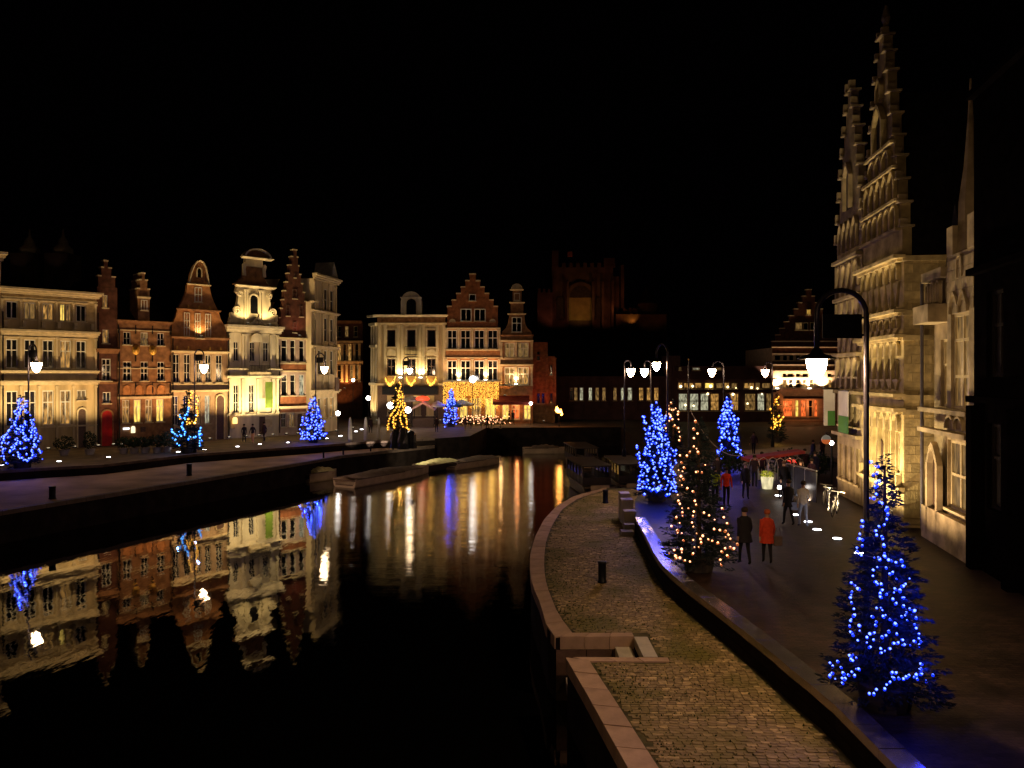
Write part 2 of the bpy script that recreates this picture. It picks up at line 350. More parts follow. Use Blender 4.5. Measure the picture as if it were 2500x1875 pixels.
pale = mat('pale_step_stone', (.50, .44, .36), .7, .15, 4, .004, 20, perobj=.15)
for k in range(5):
    x1 = nB[0]+.33-k*.42; z = ZL+.03-k*.26
    MB().box(x1-.40 if k else x1-.34, x1, s1[1]+.03, nA[1]-.04, z-.24, z).build('stair_tread', pale, lq)
# notch walls in big blocks
blk_wet = mat('algae_dark_block', (.025, .018, .014), .6, .5, 2, .02, 10, perobj=.5)
blackst0 = mat('deep_opening', (.01, .008, .008), .9, spec=.02)
blk = mat('quay_block_stone', (.13, .075, .055), .85, .4, 2, .02, 10, perobj=.5)
for r_ in range(4):
    x = nA[0]+.0
    while x < nB[0]+.1:
        w = R.uniform(.5, .8); w = min(w, nB[0]+.12-x)
        MB().box(x+.01, x+w-.01, nA[1]-.035, nA[1]+.1, ZL-.33-(r_+1)*.32, ZL-.32-r_*.32).build('quay_block', blk if r_ < 2 else blk_wet, lq); x += w
# wall between the two levels, on the near bank, and its polished edge stones
bv = [Vector(a) for a in A]; edge_in = []
for i, a in enumerate(bv):
    t_ = (bv[min(i+1, len(bv)-1)]-bv[max(i-1, 0)]).normalized(); nrm = Vector((-t_.y, t_.x)); 
    if nrm.x < 0: nrm = -nrm
    edge_in.append(a+nrm*.42)
uq = bpy.data.objects['upper_quay']
coping([a-(e-a)*.05 for a, e in zip(bv, edge_in)], edge_in, 34, -.14, .035, edge_m, uq, .006, 'edge_stone')
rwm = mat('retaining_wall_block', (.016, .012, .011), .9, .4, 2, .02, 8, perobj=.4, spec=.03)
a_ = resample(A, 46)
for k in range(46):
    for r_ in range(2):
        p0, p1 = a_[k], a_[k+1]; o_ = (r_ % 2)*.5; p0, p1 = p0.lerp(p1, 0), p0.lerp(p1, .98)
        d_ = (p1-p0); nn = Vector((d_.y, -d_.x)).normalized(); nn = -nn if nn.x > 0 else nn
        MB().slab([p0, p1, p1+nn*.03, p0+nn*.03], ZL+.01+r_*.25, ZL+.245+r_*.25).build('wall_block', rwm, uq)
# far bank low wall coping
fq = bpy.data.objects['far_quay']
cm2 = mat('weathered_far_coping', (.15, .11, .09), .7, .3, 2, .01, perobj=.3)
Li = [Vector(p_) for p_ in L_in[1:]]
coping([v-Vector((-.0, .06)) for v in Li], [v+Vector((-.1, .5)) for v in Li], 44, -.16, .03, cm2, fq)
Lo = [Vector(p_) for p_ in L_out[1:]]
flq = bpy.data.objects['far_lower_quay']
coping([v+Vector((.05, -.03)) for v in Lo], [v+Vector((-.25, .30)) for v in Lo], 50, ZL-.2, ZL+.03, cm2, flq)

# ---------------------------------------------------------------- houses
FL = dict(classical_mansion=.62, brown_brick_house=.75, curved_gable_house=.9, white_baroque_house=.6, dark_red_gable_house=.7, slender_white_house=.6, narrow_brick_house=.6)
HOUSES = []
class House:
    def __init__(s, name, label, P0, dr, Zfn, Xref, X0=None, depth=9, cat='house', group=None):
        d = Vector(dr).normalized(); s.P = Vector(P0); s.d = d; s.Zfn = Zfn; s.depth = depth
        if X0 is not None: s.P = s.P+d*s._u(X0)
        s.uref = s.U(Xref); s.win = {}; s.fl = FL.get(name, 1.0); s.nm = name.replace('_', ' '); s.fls = []; HOUSES.append(s)
        s.e = thing(name, label, cat, (s.P.x, s.P.y, 0), math.atan2(d.y, d.x), group)
    def _u(s, X, Y=0):
        px, _ = s.Zfn(X, Y); k = (px-1250)/F     # (P + u d).x = k (P + u d).y
        return (k*s.P.y-s.P.x)/(s.d.x-k*s.d.y)
    def U(s, X): return s._u(X)
    def Z(s, Y, X=None):
        u = s.uref if X is None else s.U(X); _, py = s.Zfn(0, Y); return CH-(py-HZ)/F*(s.P.y+u*s.d.y)
    def wall(s, m, X0, X1, Yt, holes=(), Yb=None, name='wall', y0=0, D=None):
        u0, u1, z1 = s.U(X0), s.U(X1), s.Z(Yt); z0 = 0 if Yb is None else s.Z(Yb); D = s.depth if D is None else D
        hs = [(s.U(h[0]), s.U(h[1]), s.Z(h[3]), s.Z(h[2])) for h in holes]
        s.wall_uz(m, u0, u1, z0, z1, hs, name, y0, D)
    def wall_uz(s, m, u0, u1, z0, z1, hs, name='wall', y0=0, D=9):
        us = sorted({u0, u1, *[v for h in hs for v in h[:2] if u0 < v < u1]}); zs = sorted({z0, z1, *[v for h in hs for v in h[2:4] if z0 < v < z1]})
        b = MB(); idx = {}
        def vtx(u, z, y):
            k = (u, z, y)
            if k not in idx: idx[k] = len(b.v); b.v.append((u, y, z))
            return idx[k]
        for i in range(len(us)-1):
            for j in range(len(zs)-1):
                a, c, e, f = us[i], us[i+1], zs[j], zs[j+1]; mu, mz = (a+c)/2, (e+f)/2
                if any(h[0] < mu < h[1] and h[2] < mz < h[3] for h in hs): continue
                b.f.append([vtx(a,e,y0), vtx(c,e,y0), vtx(c,f,y0), vtx(a,f,y0)]); b.mi.append(0)
        for h in hs:
            a, c, e, f = h; y1 = y0+.24
            for q in (((a,e),(a,f)), ((a,f),(c,f)), ((c,f),(c,e)), ((c,e),(a,e))):
                (ua, za), (ub, zb) = q; b.add([(ua,y0,za),(ub,y0,zb),(ub,y1,zb),(ua,y1,za)], [(0,3,2,1)])
        b.add([(u0,y0,z0),(u0,D,z0),(u0,D,z1),(u0,y0,z1)], [(0,3,2,1)]); b.add([(u1,y0,z0),(u1,D,z0),(u1,D,z1),(u1,y0,z1)], [(0,1,2,3)])
        b.add([(u0,y0,z1),(u1,y0,z1),(u1,D,z1),(u0,D,z1)], [(0,1,2,3)]); b.add([(u0,D,z0),(u1,D,z0),(u1,D,z1),(u0,D,z1)], [(0,3,2,1)])
        return b.build(name, m, s.e)
    def window(s, X0, X1, Y0, Y1, nx=2, tr=.62, lit=0, fm=None, proud=None, sill=True, uz=None):
        u0, u1, z0, z1 = uz or (s.U(X0), s.U(X1), s.Z(Y1), s.Z(Y0)); w, h = u1-u0, z1-z0
        yb = .10 if proud is None else -proud
        key = (round(w, 2), round(h, 2), nx, str(tr), lit, fm, proud is None)
        if key not in s.win:
            b = MB(); w_, h_ = w/2, h; t_ = max(.06, min(.11, w*.10)); dp = .08
            b.box(-w_, -w_+t_, 0, dp, 0, h); b.box(w_-t_, w_, 0, dp, 0, h); b.box(-w_+t_, w_-t_, 0, dp, 0, t_); b.box(-w_+t_, w_-t_, 0, dp, h-t_, h)
            for k in range(1, nx):
                x = -w_+w*k/nx; b.box(x-t_*.45, x+t_*.45, .01, dp-.01, t_, h-t_)
            for q in ([tr] if isinstance(tr, float) else tr or []):
                b.box(-w_+t_, w_-t_, .005, dp-.005, h*q-t_*.45, h*q+t_*.45)
            pm = MB().add([(-w_+.02, .06, .02), (w_-.02, .06, .02), (w_-.02, .06, h-.02), (-w_+.02, .06, h-.02)], [(0,1,2,3)])
            s.win[key] = (b.mesh('window', fm or frame_w), pm.mesh('pane', WL[lit] if isinstance(lit, int) else lit),
                          MB().box(-w_-.08, w_+.08, -.22 if proud is None else -.06, .02, -.09, -.002).mesh('sill', trim))
        f_, p_, s_ = s.win[key]
        o = put('window', f_, s.e, ((u0+u1)/2, yb, z0)); put('pane', p_, o)
        if sill: put('sill', s_, o)
        return o
    def windows(s, m, X0, X1, Yt, rows, Yb=None, fm=None, name='wall', y0=0, extra=(), D=None):
        holes = []
        for Y0, Y1, nx, tr, ws in rows:
            for w in ws: holes.append((w[0], w[1], Y0, Y1))
        s.wall(m, X0, X1, Yt, holes+list(extra), Yb, name, y0, D)
        for Y0, Y1, nx, tr, ws in rows:
            for w in ws: s.window(w[0], w[1], Y0, Y1, nx, tr, w[2] if len(w) > 2 else 0, fm, sill=s.depth > 0)
    def ledge(s, X0, X1, Y0, Y1, out, m=trim, name='cornice', k=3):
        if s.P.x < -18 and name == 'cornice' and out > .2: out *= 1.35
        u0, u1, z1, z0 = s.U(X0), s.U(X1), s.Z(Y0), s.Z(Y1); b = MB(); h = (z1-z0)/k
        for i in range(k): o = out*(i+1)/k; b.box(u0-.02-o*.3, u1+.02+o*.3, -o, -.003, z0+i*h+.001, z0+(i+1)*h)
        return b.build(name, m, s.e)
    def box(s, name, m, X0, X1, Y0, Y1, y0, y1):
        return MB().box(s.U(X0), s.U(X1), y0, y1, s.Z(Y1), s.Z(Y0)).build(name, m, s.e)
    def poly(s, name, m, pts, y0=.0, y1=.45):
        return MB().prism([(s.U(x), s.Z(y)) for x, y in pts], y0, y1).build(name, m, s.e)
    def steps(s, m, rows, Yb, cap=trim, y1=.5, capw=.12):  # stepped gable: rows (X0, X1, Ytop) from the bottom up
        prev = s.Z(Yb); pts_l = []; pts_r = []; c = []
        for X0, X1, Yt in rows:
            u0, u1, z = s.U(X0), s.U(X1), s.Z(Yt)
            pts_l += [(u0, prev), (u0, z)]; pts_r += [(u1, prev), (u1, z)]; c.append((u0, u1, z)); prev = z
        MB().prism(pts_l+pts_r[::-1], 0, y1).build('gable', m, s.e)
        for i, (u0, u1, z) in enumerate(c):
            if i+1 < len(c):
                n0, n1, _ = c[i+1]
                MB().box(u0-.05, n0-.003, -.06, y1+.05, z+.002, z+capw).build('gable_step', cap, s.e); MB().box(n1+.003, u1+.05, -.06, y1+.05, z+.002, z+capw).build('gable_step', cap, s.e)
            else: MB().box(u0-.05, u1+.05, -.06, y1+.05, z+.002, z+capw).build('gable_step', cap, s.e)
    def roof_side(s, X0, X1, Yt, rise, m=slate):      # ridge along the street
        u0, u1, z = s.U(X0), s.U(X1), s.Z(Yt); D = s.depth; b = MB()
        b.add([(u0, .3, z+.003), (u1, .3, z+.003), (u1, D/2, z+rise), (u0, D/2, z+rise), (u0, D, z+.003), (u1, D, z+.003)], [(0,1,2,3), (3,2,5,4), (0,3,4), (1,5,2), (0,4,5,1)])
        b.build('roof', m, s.e)
    def roof_gable(s, X0, X1, Yt, Ya, m=slate):       # ridge away from the street
        u0, u1, z, za = s.U(X0), s.U(X1), s.Z(Yt), s.Z(Ya)
        MB().prism([(u0+.1, z+.003), (u1-.1, z+.003), ((u0+u1)/2, za)], .47, s.depth).build('roof', m, s.e)
    def arch(s, name, m, X0, X1, Y0, Y1, y0=-.05, y1=.0, pointed=False, n=8, frame=None, fw=.12, z0=None):
        u0, u1, zt = s.U(X0), s.U(X1), s.Z(Y0); z0 = s.Z(Y1) if z0 is None else z0; r = (u1-u0)/2; cx = (u0+u1)/2
        def ol(g):
            rr = r+g; pts = [(cx+rr, z0), (cx+rr, zt-r)]
            for k in range(1, n):
                a = PI*k/n
                x = math.cos(a); zz = math.sin(a)
                if pointed: zz = 1.25*(1-abs(x)**1.4)
                pts.append((cx+rr*x, zt-r+rr*zz*(1.0)))
            return pts+[(cx-rr, zt-r), (cx-rr, z0)]
        o = MB().prism(ol(0), y0, y1).build(name, m, s.e)
        if frame:
            A_, B_ = ol(0), ol(fw); b = MB(); n_ = len(A_)
            for i in range(n_-1):
                (a0, a1), (b0, b1), (c0, c1), (d0, d1) = A_[i], A_[i+1], B_[i], B_[i+1]; q = y0-.07
                b.add([(a0,q,a1),(b0,q,b1),(d0,q,d1),(c0,q,c1),(a0,y1,a1),(b0,y1,b1),(d0,y1,d1),(c0,y1,c1)], [(0,1,2,3),(0,4,5,1),(3,2,6,7)])
            b.build('arch_surround', frame, s.e)
        return o
    def pilaster(s, X, w, Y0, Y1, out=.1, m=trim):
        u = s.U(X); z0, z1 = s.Z(Y1), s.Z(Y0); b = MB(); b.box(u-w/2, u+w/2, -out, -.002, z0, z1)
        b.box(u-w/2-.05, u+w/2+.05, -out-.04, -.001, z1-.18, z1-.01); b.box(u-w/2-.05, u+w/2+.05, -out-.04, -.001, z0+.01, z0+.15)
        return b.build('pilaster', m, s.e)
    def w2(s, u, out, z): n = Vector((s.d.y, -s.d.x)); p_ = s.P+s.d*u+n*out; return Vector((p_.x, p_.y, z))
    def flood(s, X, out, z, aimz, power, col=WARM, ang=110, aimout=0, label=None, hot=False, rad=.1):
        if z < .6 and not hot: out *= 1.15; power *= 1.25*s.fl; aimz += 7; ang = min(ang, 98)
        u = s.U(X); a = s.w2(u, out, z); b_ = s.w2(u, aimout, aimz)
        m = MB().box(-.14, .14, -.10, .10, 0, .12); nm = 'floodlight'
        if hot:
            o = MB().box(-.22, .22, -.13, .13, -.14, .0).build(nm, iron); MB().box(-.19, .19, -.10, .10, .003, .10).build('lamp_glass', HOT, o)
        else:
            o = m.build(nm, iron); MB().box(-.10, .10, -.07, .07, .122, .13).build('lamp_glass', HOTD, o)
        o.location = a; o.rotation_euler = (0, 0, math.atan2(s.d.y, s.d.x))
        tag(o, 'floodlight', 'floodlight', 'floodlights at the foot of the house fronts' if not hot else 'glowing floodlights mounted on the house fronts'); s.fls.append((u, a.z, hot, o))
        spot(a+Vector((0, 0, .2)), b_, power, col, ang, rad)
        return o
HOT = emit('hot_floodlight_glass', (1, .85, .6), 14); HOTD = emit('floodlight_glass', (1, .8, .5), 2)

P0, DL = (-40.6, 61.0), (.98, 1.0)
FG = 'gabled houses along the far bank'
# leftmost sliver
h = House('cream_corner_house', 'cream house cut by the left picture edge with a jutting pale cornice', P0, DL, Z1, 10, X0=8)
b = MB().box(-8, -.02, 0, 9, 0, h.Z(225)); b.build('wall', cream, h.e)
h.P = h.P; b = MB(); zc = h.Z(225)
for i in range(3): b.box(-8, .0+.28*(i+1)/3, -.28*(i+1), .3, zc+.02+i*.22, zc+.02+(i+1)*.22-.003)
b.build('cornice', trim, h.e)
for zz in (1.2, 4.4, 8.0, 11.2):
    for uu in (-1.9, -4.2): h.window(0,0,0,0, 2, .6, 0, None, .02, True, (uu, uu+1.1, zz, zz+2.1))
MB().prism([(-8, zc+.7), (0, zc+.7), (0, zc+.9), (-8, zc+.9)], .3, 9).build('roof', slate, h.e)
h.flood(-60, 3, .3, 9, 1500)
# H1 mansion
h = House('classical_mansion', 'wide cream mansion with three storeys and a flat pale cornice, far left', P0, DL, Z1, 300, X0=10)
bays = [(36, 112), (150, 224), (264, 336), (374, 444), (474, 538)]
top = [(*bays[0], 0), (*bays[1], 1), (*bays[2], 3), (374, 407, 2), (412, 444, 3), (*bays[4], 0)]
mid = [(*bays[0], 0), (*bays[1], 0), (*bays[2], 0), (*bays[3], 3), (*bays[4], 0)]
low = [(*bays[0], 0), (*bays[1], 0), (*bays[2], 3), (*bays[3], 3)]
h.windows(cream2, 10, 602, 425, [(486, 592, 2, [], top), (715, 892, 2, .62, mid), (1030, 1246, 2, .66, low), (1030, 1095, 2, [], [(480, 538, 1)])], fm=frame_w)
h.ledge(6, 606, 404, 440, .62); h.ledge(10, 602, 458, 470, .12)
h.ledge(10, 602, 655, 692, .40); h.ledge(10, 602, 905, 932, .34); h.ledge(10, 602, 968, 996, .42); h.ledge(10, 602, 1252, 1262, .10)
for X in (12, 130, 243, 354, 458, 596): 
    h.pilaster(X, .16, 1000, 1385, .10, cream); h.pilaster(X, .16, 696, 903, .09, cream); h.pilaster(X, .14, 472, 650, .07, cream)
for X in (30, 145, 265, 362, 466, 570): h.box('balcony_bracket', trim, X-10, X+10, 604, 640, -.35, -.002)
for (a, c) in bays: h.ledge(a-6, c+6, 470, 478, .12, name='window_hood', k=2); h.ledge(a-6, c+6, 700, 708, .14, name='window_hood', k=2)
h.arch('door', frame_d, 486, 534, 1150, 1385, -.03, .0, frame=trim, z0=.02)
h.roof_side(14, 598, 404, .8)
for X in (80, 240, 400, 545): h.flood(X, 2.4, .25, 8, 1250, WARM, 120)
# H2 narrow brick
h = House('narrow_brick_house', 'narrow dim brick house with stepped gable and red door', P0, DL, Z1, 665, X0=604)
h.windows(brick_d, 604, 731, 385, [(436, 514, 2, [], [(640, 672, 3)]), (650, 735, 2, [.5], [(638, 680, 3)]), (832, 970, 2, [.4,.72], [(634, 692, 0)]), (1040, 1110, 2, [], [(640, 690)])])
h.steps(brick_d, [(612, 718, 322), (632, 694, 268), (648, 672, 225)], 384)
h.arch('door', mat('red_door_paint', (.45, .02, .015), .4), 634, 698, 1155, 1330, -.03, .0, frame=brick_b, z0=.02)
h.ledge(606, 730, 976, 990, .12, brick_b); h.ledge(606, 730, 770, 800, .3, brick_b); h.roof_gable(606, 728, 386, 300)
h.flood(660, 3.2, .3, 8, 260, ORANGE)
h.flood(690, .6, .1, 2.5, 15, (1, .1, .03), 120)
# H3 red-brick
h = House('brown_brick_house', 'broad brown brick house with two gilded medallions and a stepped dormer', P0, DL, Z1, 900, X0=735)
h.windows(brick_b, 735, 1066, 602, [(668, 748, 2, [.5], [(768, 816), (876, 924, 1), (980, 1024)]), (850, 970, 2, [.4,.7], [(766, 820), (876, 924), (980, 1026)]),
   (1086, 1228, 2, .68, [(762, 808, 3), (834, 880, 2), (906, 950, 3), (974, 1022, 2)])])
h.ledge(735, 1066, 596, 612, .22, brick_b); h.ledge(735, 1066, 1066, 1082, .14); h.ledge(735, 1066, 890, 896, .06); h.ledge(735, 1066, 655, 661, .06); h.ledge(735, 1066, 985, 992, .06, brick_b); h.ledge(735,1066,1234,1244,.14, brick_b)
for X in (845, 950, 738, 1060):
    for (a, c) in ((625, 678), (808, 850), (980, 1050)): h.box('wall_anchor', iron, X-3, X+3, a, c, -.06, -.004)
for X in (790, 868, 936, 1004):
    h.arch('niche', brick_o, X-22, X+22, 1000, 1058, -.02, -.002, frame=brick_o, fw=.05)
for X in (845, 951):
    u, z = h.U(X), h.Z(778); b = MB().lathe([(.30, 0), (.34, .05), (.26, .12), (.12, .16), (.10, .2)], 20); o = b.build('medallion', gold_m, h.e, (u, -.005, z), True); o.rotation_euler = (PI/2, 0, 0); o.scale.y = 1.35
h.steps(brick_b, [(860, 932, 400), (872, 918, 345), (884, 902, 302)], 600, y1=2)
h.window(878, 918, 465, 530, 2, [], 1, None, .04); h.ledge(858, 934, 445, 458, .12)
h.roof_side(740, 1060, 600, 2.6)
h.box('shop_sign', emit('white_sign_light', (.9, .95, 1), 1.8), 765, 804, 1256, 1268, -.14, -.06)
h.arch('lit_plaque', emit('cream_sign_light', (1, .85, .5), 1.5), 815, 840, 1248, 1290, -.12, -.06)
h.box('notice_board', frame_d, 876, 905, 1256, 1286, -.1, -.02)
for X in (800, 905, 1010): h.flood(X, 2.4, .3, 7, 620, (1, .54, .24), 120)
# H4 curved gable
h = House('curved_gable_house', 'orange brick house with curved bell gable and tall white windows', P0, DL, Z2, 320, X0=118)
h.windows(mat('warm_plaster_brick', (.40, .28, .17), .85, .25, 2, .01), 118, 528, 840, [(862, 1068, 2, [.35,.68], [(130, 176), (208, 256), (300, 338), (366, 410), (444, 492)]), (1165, 1372, 2, [.35,.7], [(124, 166), (204, 246), (296, 330, 1), (362, 402, 4)])])
h.windows(brick_o, 118, 528, 740, [], Yb=838)
h.poly('gable', brick_o, [(118,738),(122,650),(145,600),(160,545),(178,510),(205,462),(226,410),(236,350),(250,325),(262,262),(284,205),(305,178),(326,168),(350,180),(368,215),(378,262),(388,325),(396,350),(408,410),(428,462),(450,510),(466,545),(478,590),(515,650),(527,738)])
GO = [(236,350),(250,325),(262,262),(284,205),(305,178),(326,168),(350,180),(368,215),(378,262),(388,325),(396,350)]
b = MB(); pts = [(h.U(x), h.Z(y)) for x, y in GO]
for (a0, a1), (c0, c1) in zip(pts, pts[1:]): b.tube([(a0, -.05, a1), (c0, -.05, c1)], .09, 6)
b.build('gable_coping', trim, h.e)
h.ledge(118, 528, 734, 752, .28, brick_b); h.ledge(118, 528, 836, 852, .3); h.ledge(158, 468, 530, 544, .22, brick_b); h.ledge(234, 398, 344, 354, .2); h.ledge(118, 528, 1122, 1136, .25); h.ledge(118, 528, 1078, 1086, .1)
for (a, c, l) in ((208, 250, 0), (288, 328, 0), (364, 406, 2)): h.window(a, c, 558, 732, 2, [.38,.66], l, None, .05)
h.window(286, 340, 366, 475, 2, [.5], 0, None, .05)
h.arch('oval_window', glass, 305, 332, 228, 292, -.06, -.02, frame=trim, fw=.1)
for X in (155, 238, 398, 478): h.arch('rosette', gold_m, X-6, X+6, 802, 826, -.12, -.02)
for X in (237, 318, 396): h.arch('rosette', gold_m, X-6, X+6, 502, 524, -.12, -.02)
h.arch('door', frame_d, 447, 500, 1165, 1460, -.03, .0, frame=trim, z0=.02)
h.box('balcony', trim, 285, 345, 742, 750, -.5, -.29)
h.roof_gable(125, 520, 740, 330)
for X in (160, 300, 440): h.flood(X, 2.5, .3, 9, 1000, (1, .60, .25), 120)
h.flood(320, .5, h.Z(735), h.Z(400), 190, (1, .62, .25), 130)
# H5 baroque white
h = House('white_baroque_house', 'bright floodlit white baroque house with tall scrolled gable and green banner', P0, DL, Z2, 715, X0=530)
h.windows(white_st, 530, 905, 705, [(770, 912, 2, .66, [(574, 612), (694, 732), (792, 830)]), (1084, 1286, 2, [.36,.7], [(573, 612), (687, 726)])], extra=[])
h.ledge(522, 913, 650, 702, .5, white_st); h.ledge(528, 907, 965, 985, .35, white_st); h.ledge(524, 911, 1018, 1036, .45, white_st); h.ledge(528, 907, 1296, 1312, .16, white_st)
for X in (545, 640, 662, 770, 845, 893): 
    h.pilaster(X, .22, 712, 962, .14, white_st)
for X in (545, 640, 752, 860, 893): h.pilaster(X, .24, 1040, 1296, .14, white_st)
h.poly('pediment', white_st, [(660, 650), (740, 588), (815, 650), (800, 650), (740, 602), (675, 650)], -.45, .2)
h.poly('gable', white_st, [(532,650),(545,602),(590,545),(606,470),(612,430),(592,405),(600,368),(855,368),(850,410),(842,440),(848,500),(858,545),(893,600),(904,650)])
for sx, X in ((1, 590), (-1, 858)):
    u, z = h.U(X), h.Z(545); b = MB(); pp = []
    for k in range(26): a = k/25*3.6*PI; r_ = .42*(1-k/30); pp.append((u+sx*r_*math.cos(a), -.18, z+r_*math.sin(a)))
    b.tube(pp, .09, 6); b.build('volute', white_st, h.e)
    u, z = h.U(X+sx*25), h.Z(425); b = MB(); pp = []
    for k in range(26): a = k/25*3*PI; r_ = .3*(1-k/30); pp.append((u+sx*r_*math.cos(a), -.18, z+r_*math.sin(a)))
    b.tube(pp, .07, 6); b.build('volute', white_st, h.e)
for X in (655, 672, 765, 785): h.pilaster(X, .2, 385, 640, .16, white_st)
h.arch('niche_window', glass, 692, 748, 425, 560, -.1, -.02, frame=white_st, fw=.16)
h.ledge(592, 862, 358, 372, .4, white_st)
h.poly('upper_gable', brick_b, [(572,352),(610,330),(645,285),(655,215),(790,215),(800,285),(820,330),(860,352)], .02, .5)
h.box('attic_block', white_st, 660, 788, 160, 214, -.05, .4); h.ledge(636, 842, 148, 162, .4, white_st)
for X in (652, 800): h.poly('scroll', white_st, [(X-12, 285), (X-14, 205), (X, 190), (X+14, 205), (X+6, 240), (X+10, 285)], -.15, .1)
b = MB(); n = 14; cu = (h.U(640)+h.U(842))/2; rw = (h.U(842)-h.U(640))/2; zb = h.Z(150); rh = h.Z(82)-zb
for k in range(n):
    a0, a1 = PI*k/n, PI*(k+1)/n; q = [(cu+rw*math.cos(a)*f_, zb+rh*math.sin(a)*f_+.01) for a, f_ in ((a0, 1), (a1, 1), (a1, .86), (a0, .86))]
    b.prism(q, -.45, .3)
b.build('segmental_pediment', white_st, h.e); MB().prism([(cu+rw*.86*math.cos(PI*k/n), zb+rh*.86*math.sin(PI*k/n)+.01) for k in range(n+1)], .0, .2).build('tympanum', brick_b, h.e)
for X in (548, 882): h.arch('urn', trim, X-9, X+9, 560, 610, -.3, -.05)
# balcony with iron railing
h.box('balcony', trim, 660, 812, 990, 1008, -.95, -.46)
b = MB(); u0, u1, z0, z1 = h.U(662), h.U(810), h.Z(988), h.Z(945)
for k in range(15): u = u0+(u1-u0)*k/14; b.box(u-.015, u+.015, -.93, -.90, z0, z1)
b.box(u0, u1, -.94, -.89, z1, z1+.04); b.build('balcony_railing', iron, h.e)
h.arch('shell_hood', white_st, 690, 770, 705, 770, -.4, -.02)
h.box('green_banner', mat('green_banner_cloth', (.10, .16, .02), .8), 782, 835, 1062, 1255, -.75, -.7)
for (X0, X1) in ((545, 575), (800, 850)): h.box('notice_board', trim, X0, X1, 1340, 1400, -.25, -.2)
h.arch('lantern', emit('orange_lantern', (1, .5, .15), 2.5), 552, 578, 1315, 1362, -.7, -.4)
for X in (775,): h.box('door', frame_d, X-12, X+30, 1320, 1452, -.04, -.01)
h.roof_gable(560, 880, 652, 400)
for X in (575, 670, 770, 870): h.flood(X, 2.2, .3, 7, 2500, (1, .74, .36), 125)
for X in (640, 800): h.flood(X, 1.1, h.Z(652)+.1, h.Z(300), 420, (1, .70, .30), 120)
# H6 dark red stepped gable
h = House('dark_red_gable_house', 'dark red brick house with a tall stepped gable and red bands', P0, DL, Z2, 1030, X0=905)
xs = [(926, 970), (992, 1030), (1058, 1096), (1118, 1155)]
h.windows(mat('pinkish_stone', (.42, .31, .24), .8, .2, 2), 905, 1162, 740, [(756, 916, 1, .66, xs), (1010, 1164, 1, .68, [(*x, 4 if i == 2 else 0) for i, x in enumerate(xs)]), (1290, 1392, 2, .6, [(925, 960), (985, 1025, 1), (1110, 1150)])])
h.box('brick_band', brick_r, 906, 1161, 934, 978, -.04, -.003); h.box('brick_band', brick_r, 906, 1161, 1172, 1238, -.04, -.003); h.box('brick_band', brick_d, 906, 1161, 1262, 1284, -.04, -.003)
h.ledge(905, 1162, 924, 932, .14); h.ledge(905, 1162, 980, 990, .1); h.ledge(905, 1162, 1240, 1258, .22); h.ledge(905,1162,738,750,.2)
h.steps(brick_d, [(906, 1160, 655), (908, 1145, 600), (922, 1130, 532), (936, 1110, 468), (946, 1096, 402), (960, 1083, 337), (974, 1070, 272), (986, 1056, 210), (1000, 1048, 146), (1012, 1038, 94)], 737)
for (a, c, y0, y1) in ((960, 985, 500, 580), (1060, 1085, 500, 580), (1010, 1036, 620, 700), (1008, 1040, 380, 450), (1020, 1030, 265, 295)): h.window(a, c, y0, y1, 1, .5, 0, frame_d, .05)
h.box('door', frame_d, 1045, 1075, 1300, 1452, -.05, -.01); h.roof_gable(912, 1150, 740, 250)
for X in (945, 1030, 1120): h.flood(X, 2.4, .3, 6, 700, WARMW, 120)
h.flood(1030, .8, h.Z(740)+.15, h.Z(300), 70, (1, .3, .2), 120)
# H7 tall narrow white corner house turning away
Pc = Vector(P0)+Vector(DL)*20.25
h = House('slender_white_house', 'slender pale stone corner house with a needle roof behind the third lamp', Pc, (.2, 1), Z2, 1240, X0=1163)
h.windows(cream, 1165, 1335, 320, [(375, 535, 1, .5, [(1242, 1266), (1286, 1310)]), (590, 765, 1, .5, [(1242, 1266), (1286, 1310)]), (830, 1010, 1, .6, [(1196, 1220), (1242, 1266), (1286, 1310)]), (1180, 1330, 1, .6, [(1196, 1220), (1242, 1266, 3), (1286, 1310, 3)])])
h.windows(cream, 1146, 1165, 490, [])
h.ledge(1160, 1340, 285, 325, .4); h.ledge(1146, 1340, 545, 560, .25); h.ledge(1146, 1340, 800, 820, .25); h.ledge(1146, 1340, 1120, 1150, .3); h.ledge(1140, 1172, 485, 500, .3)
for X in (1168, 1228, 1275, 1322): 
    h.pilaster(X, .3, 565, 798, .12, cream); h.pilaster(X, .3, 340, 545, .12, cream); h.pilaster(X, .3, 825, 1118, .12, cream)
h.poly('needle_roof', mat('pale_lead', (.4,.38,.33), .6), [(1285, 285), (1302, 160), (1336, 285)], -.2, 2); h.roof_side(1168, 1335, 320, 1.4)
h.box('hanging_sign', frame_d, 1262, 1290, 1030, 1130, -1.0, -.9)
for X in (1180, 1310): h.flood(X, 2.0, .3, 9, 900, (1, .74, .45), 120)
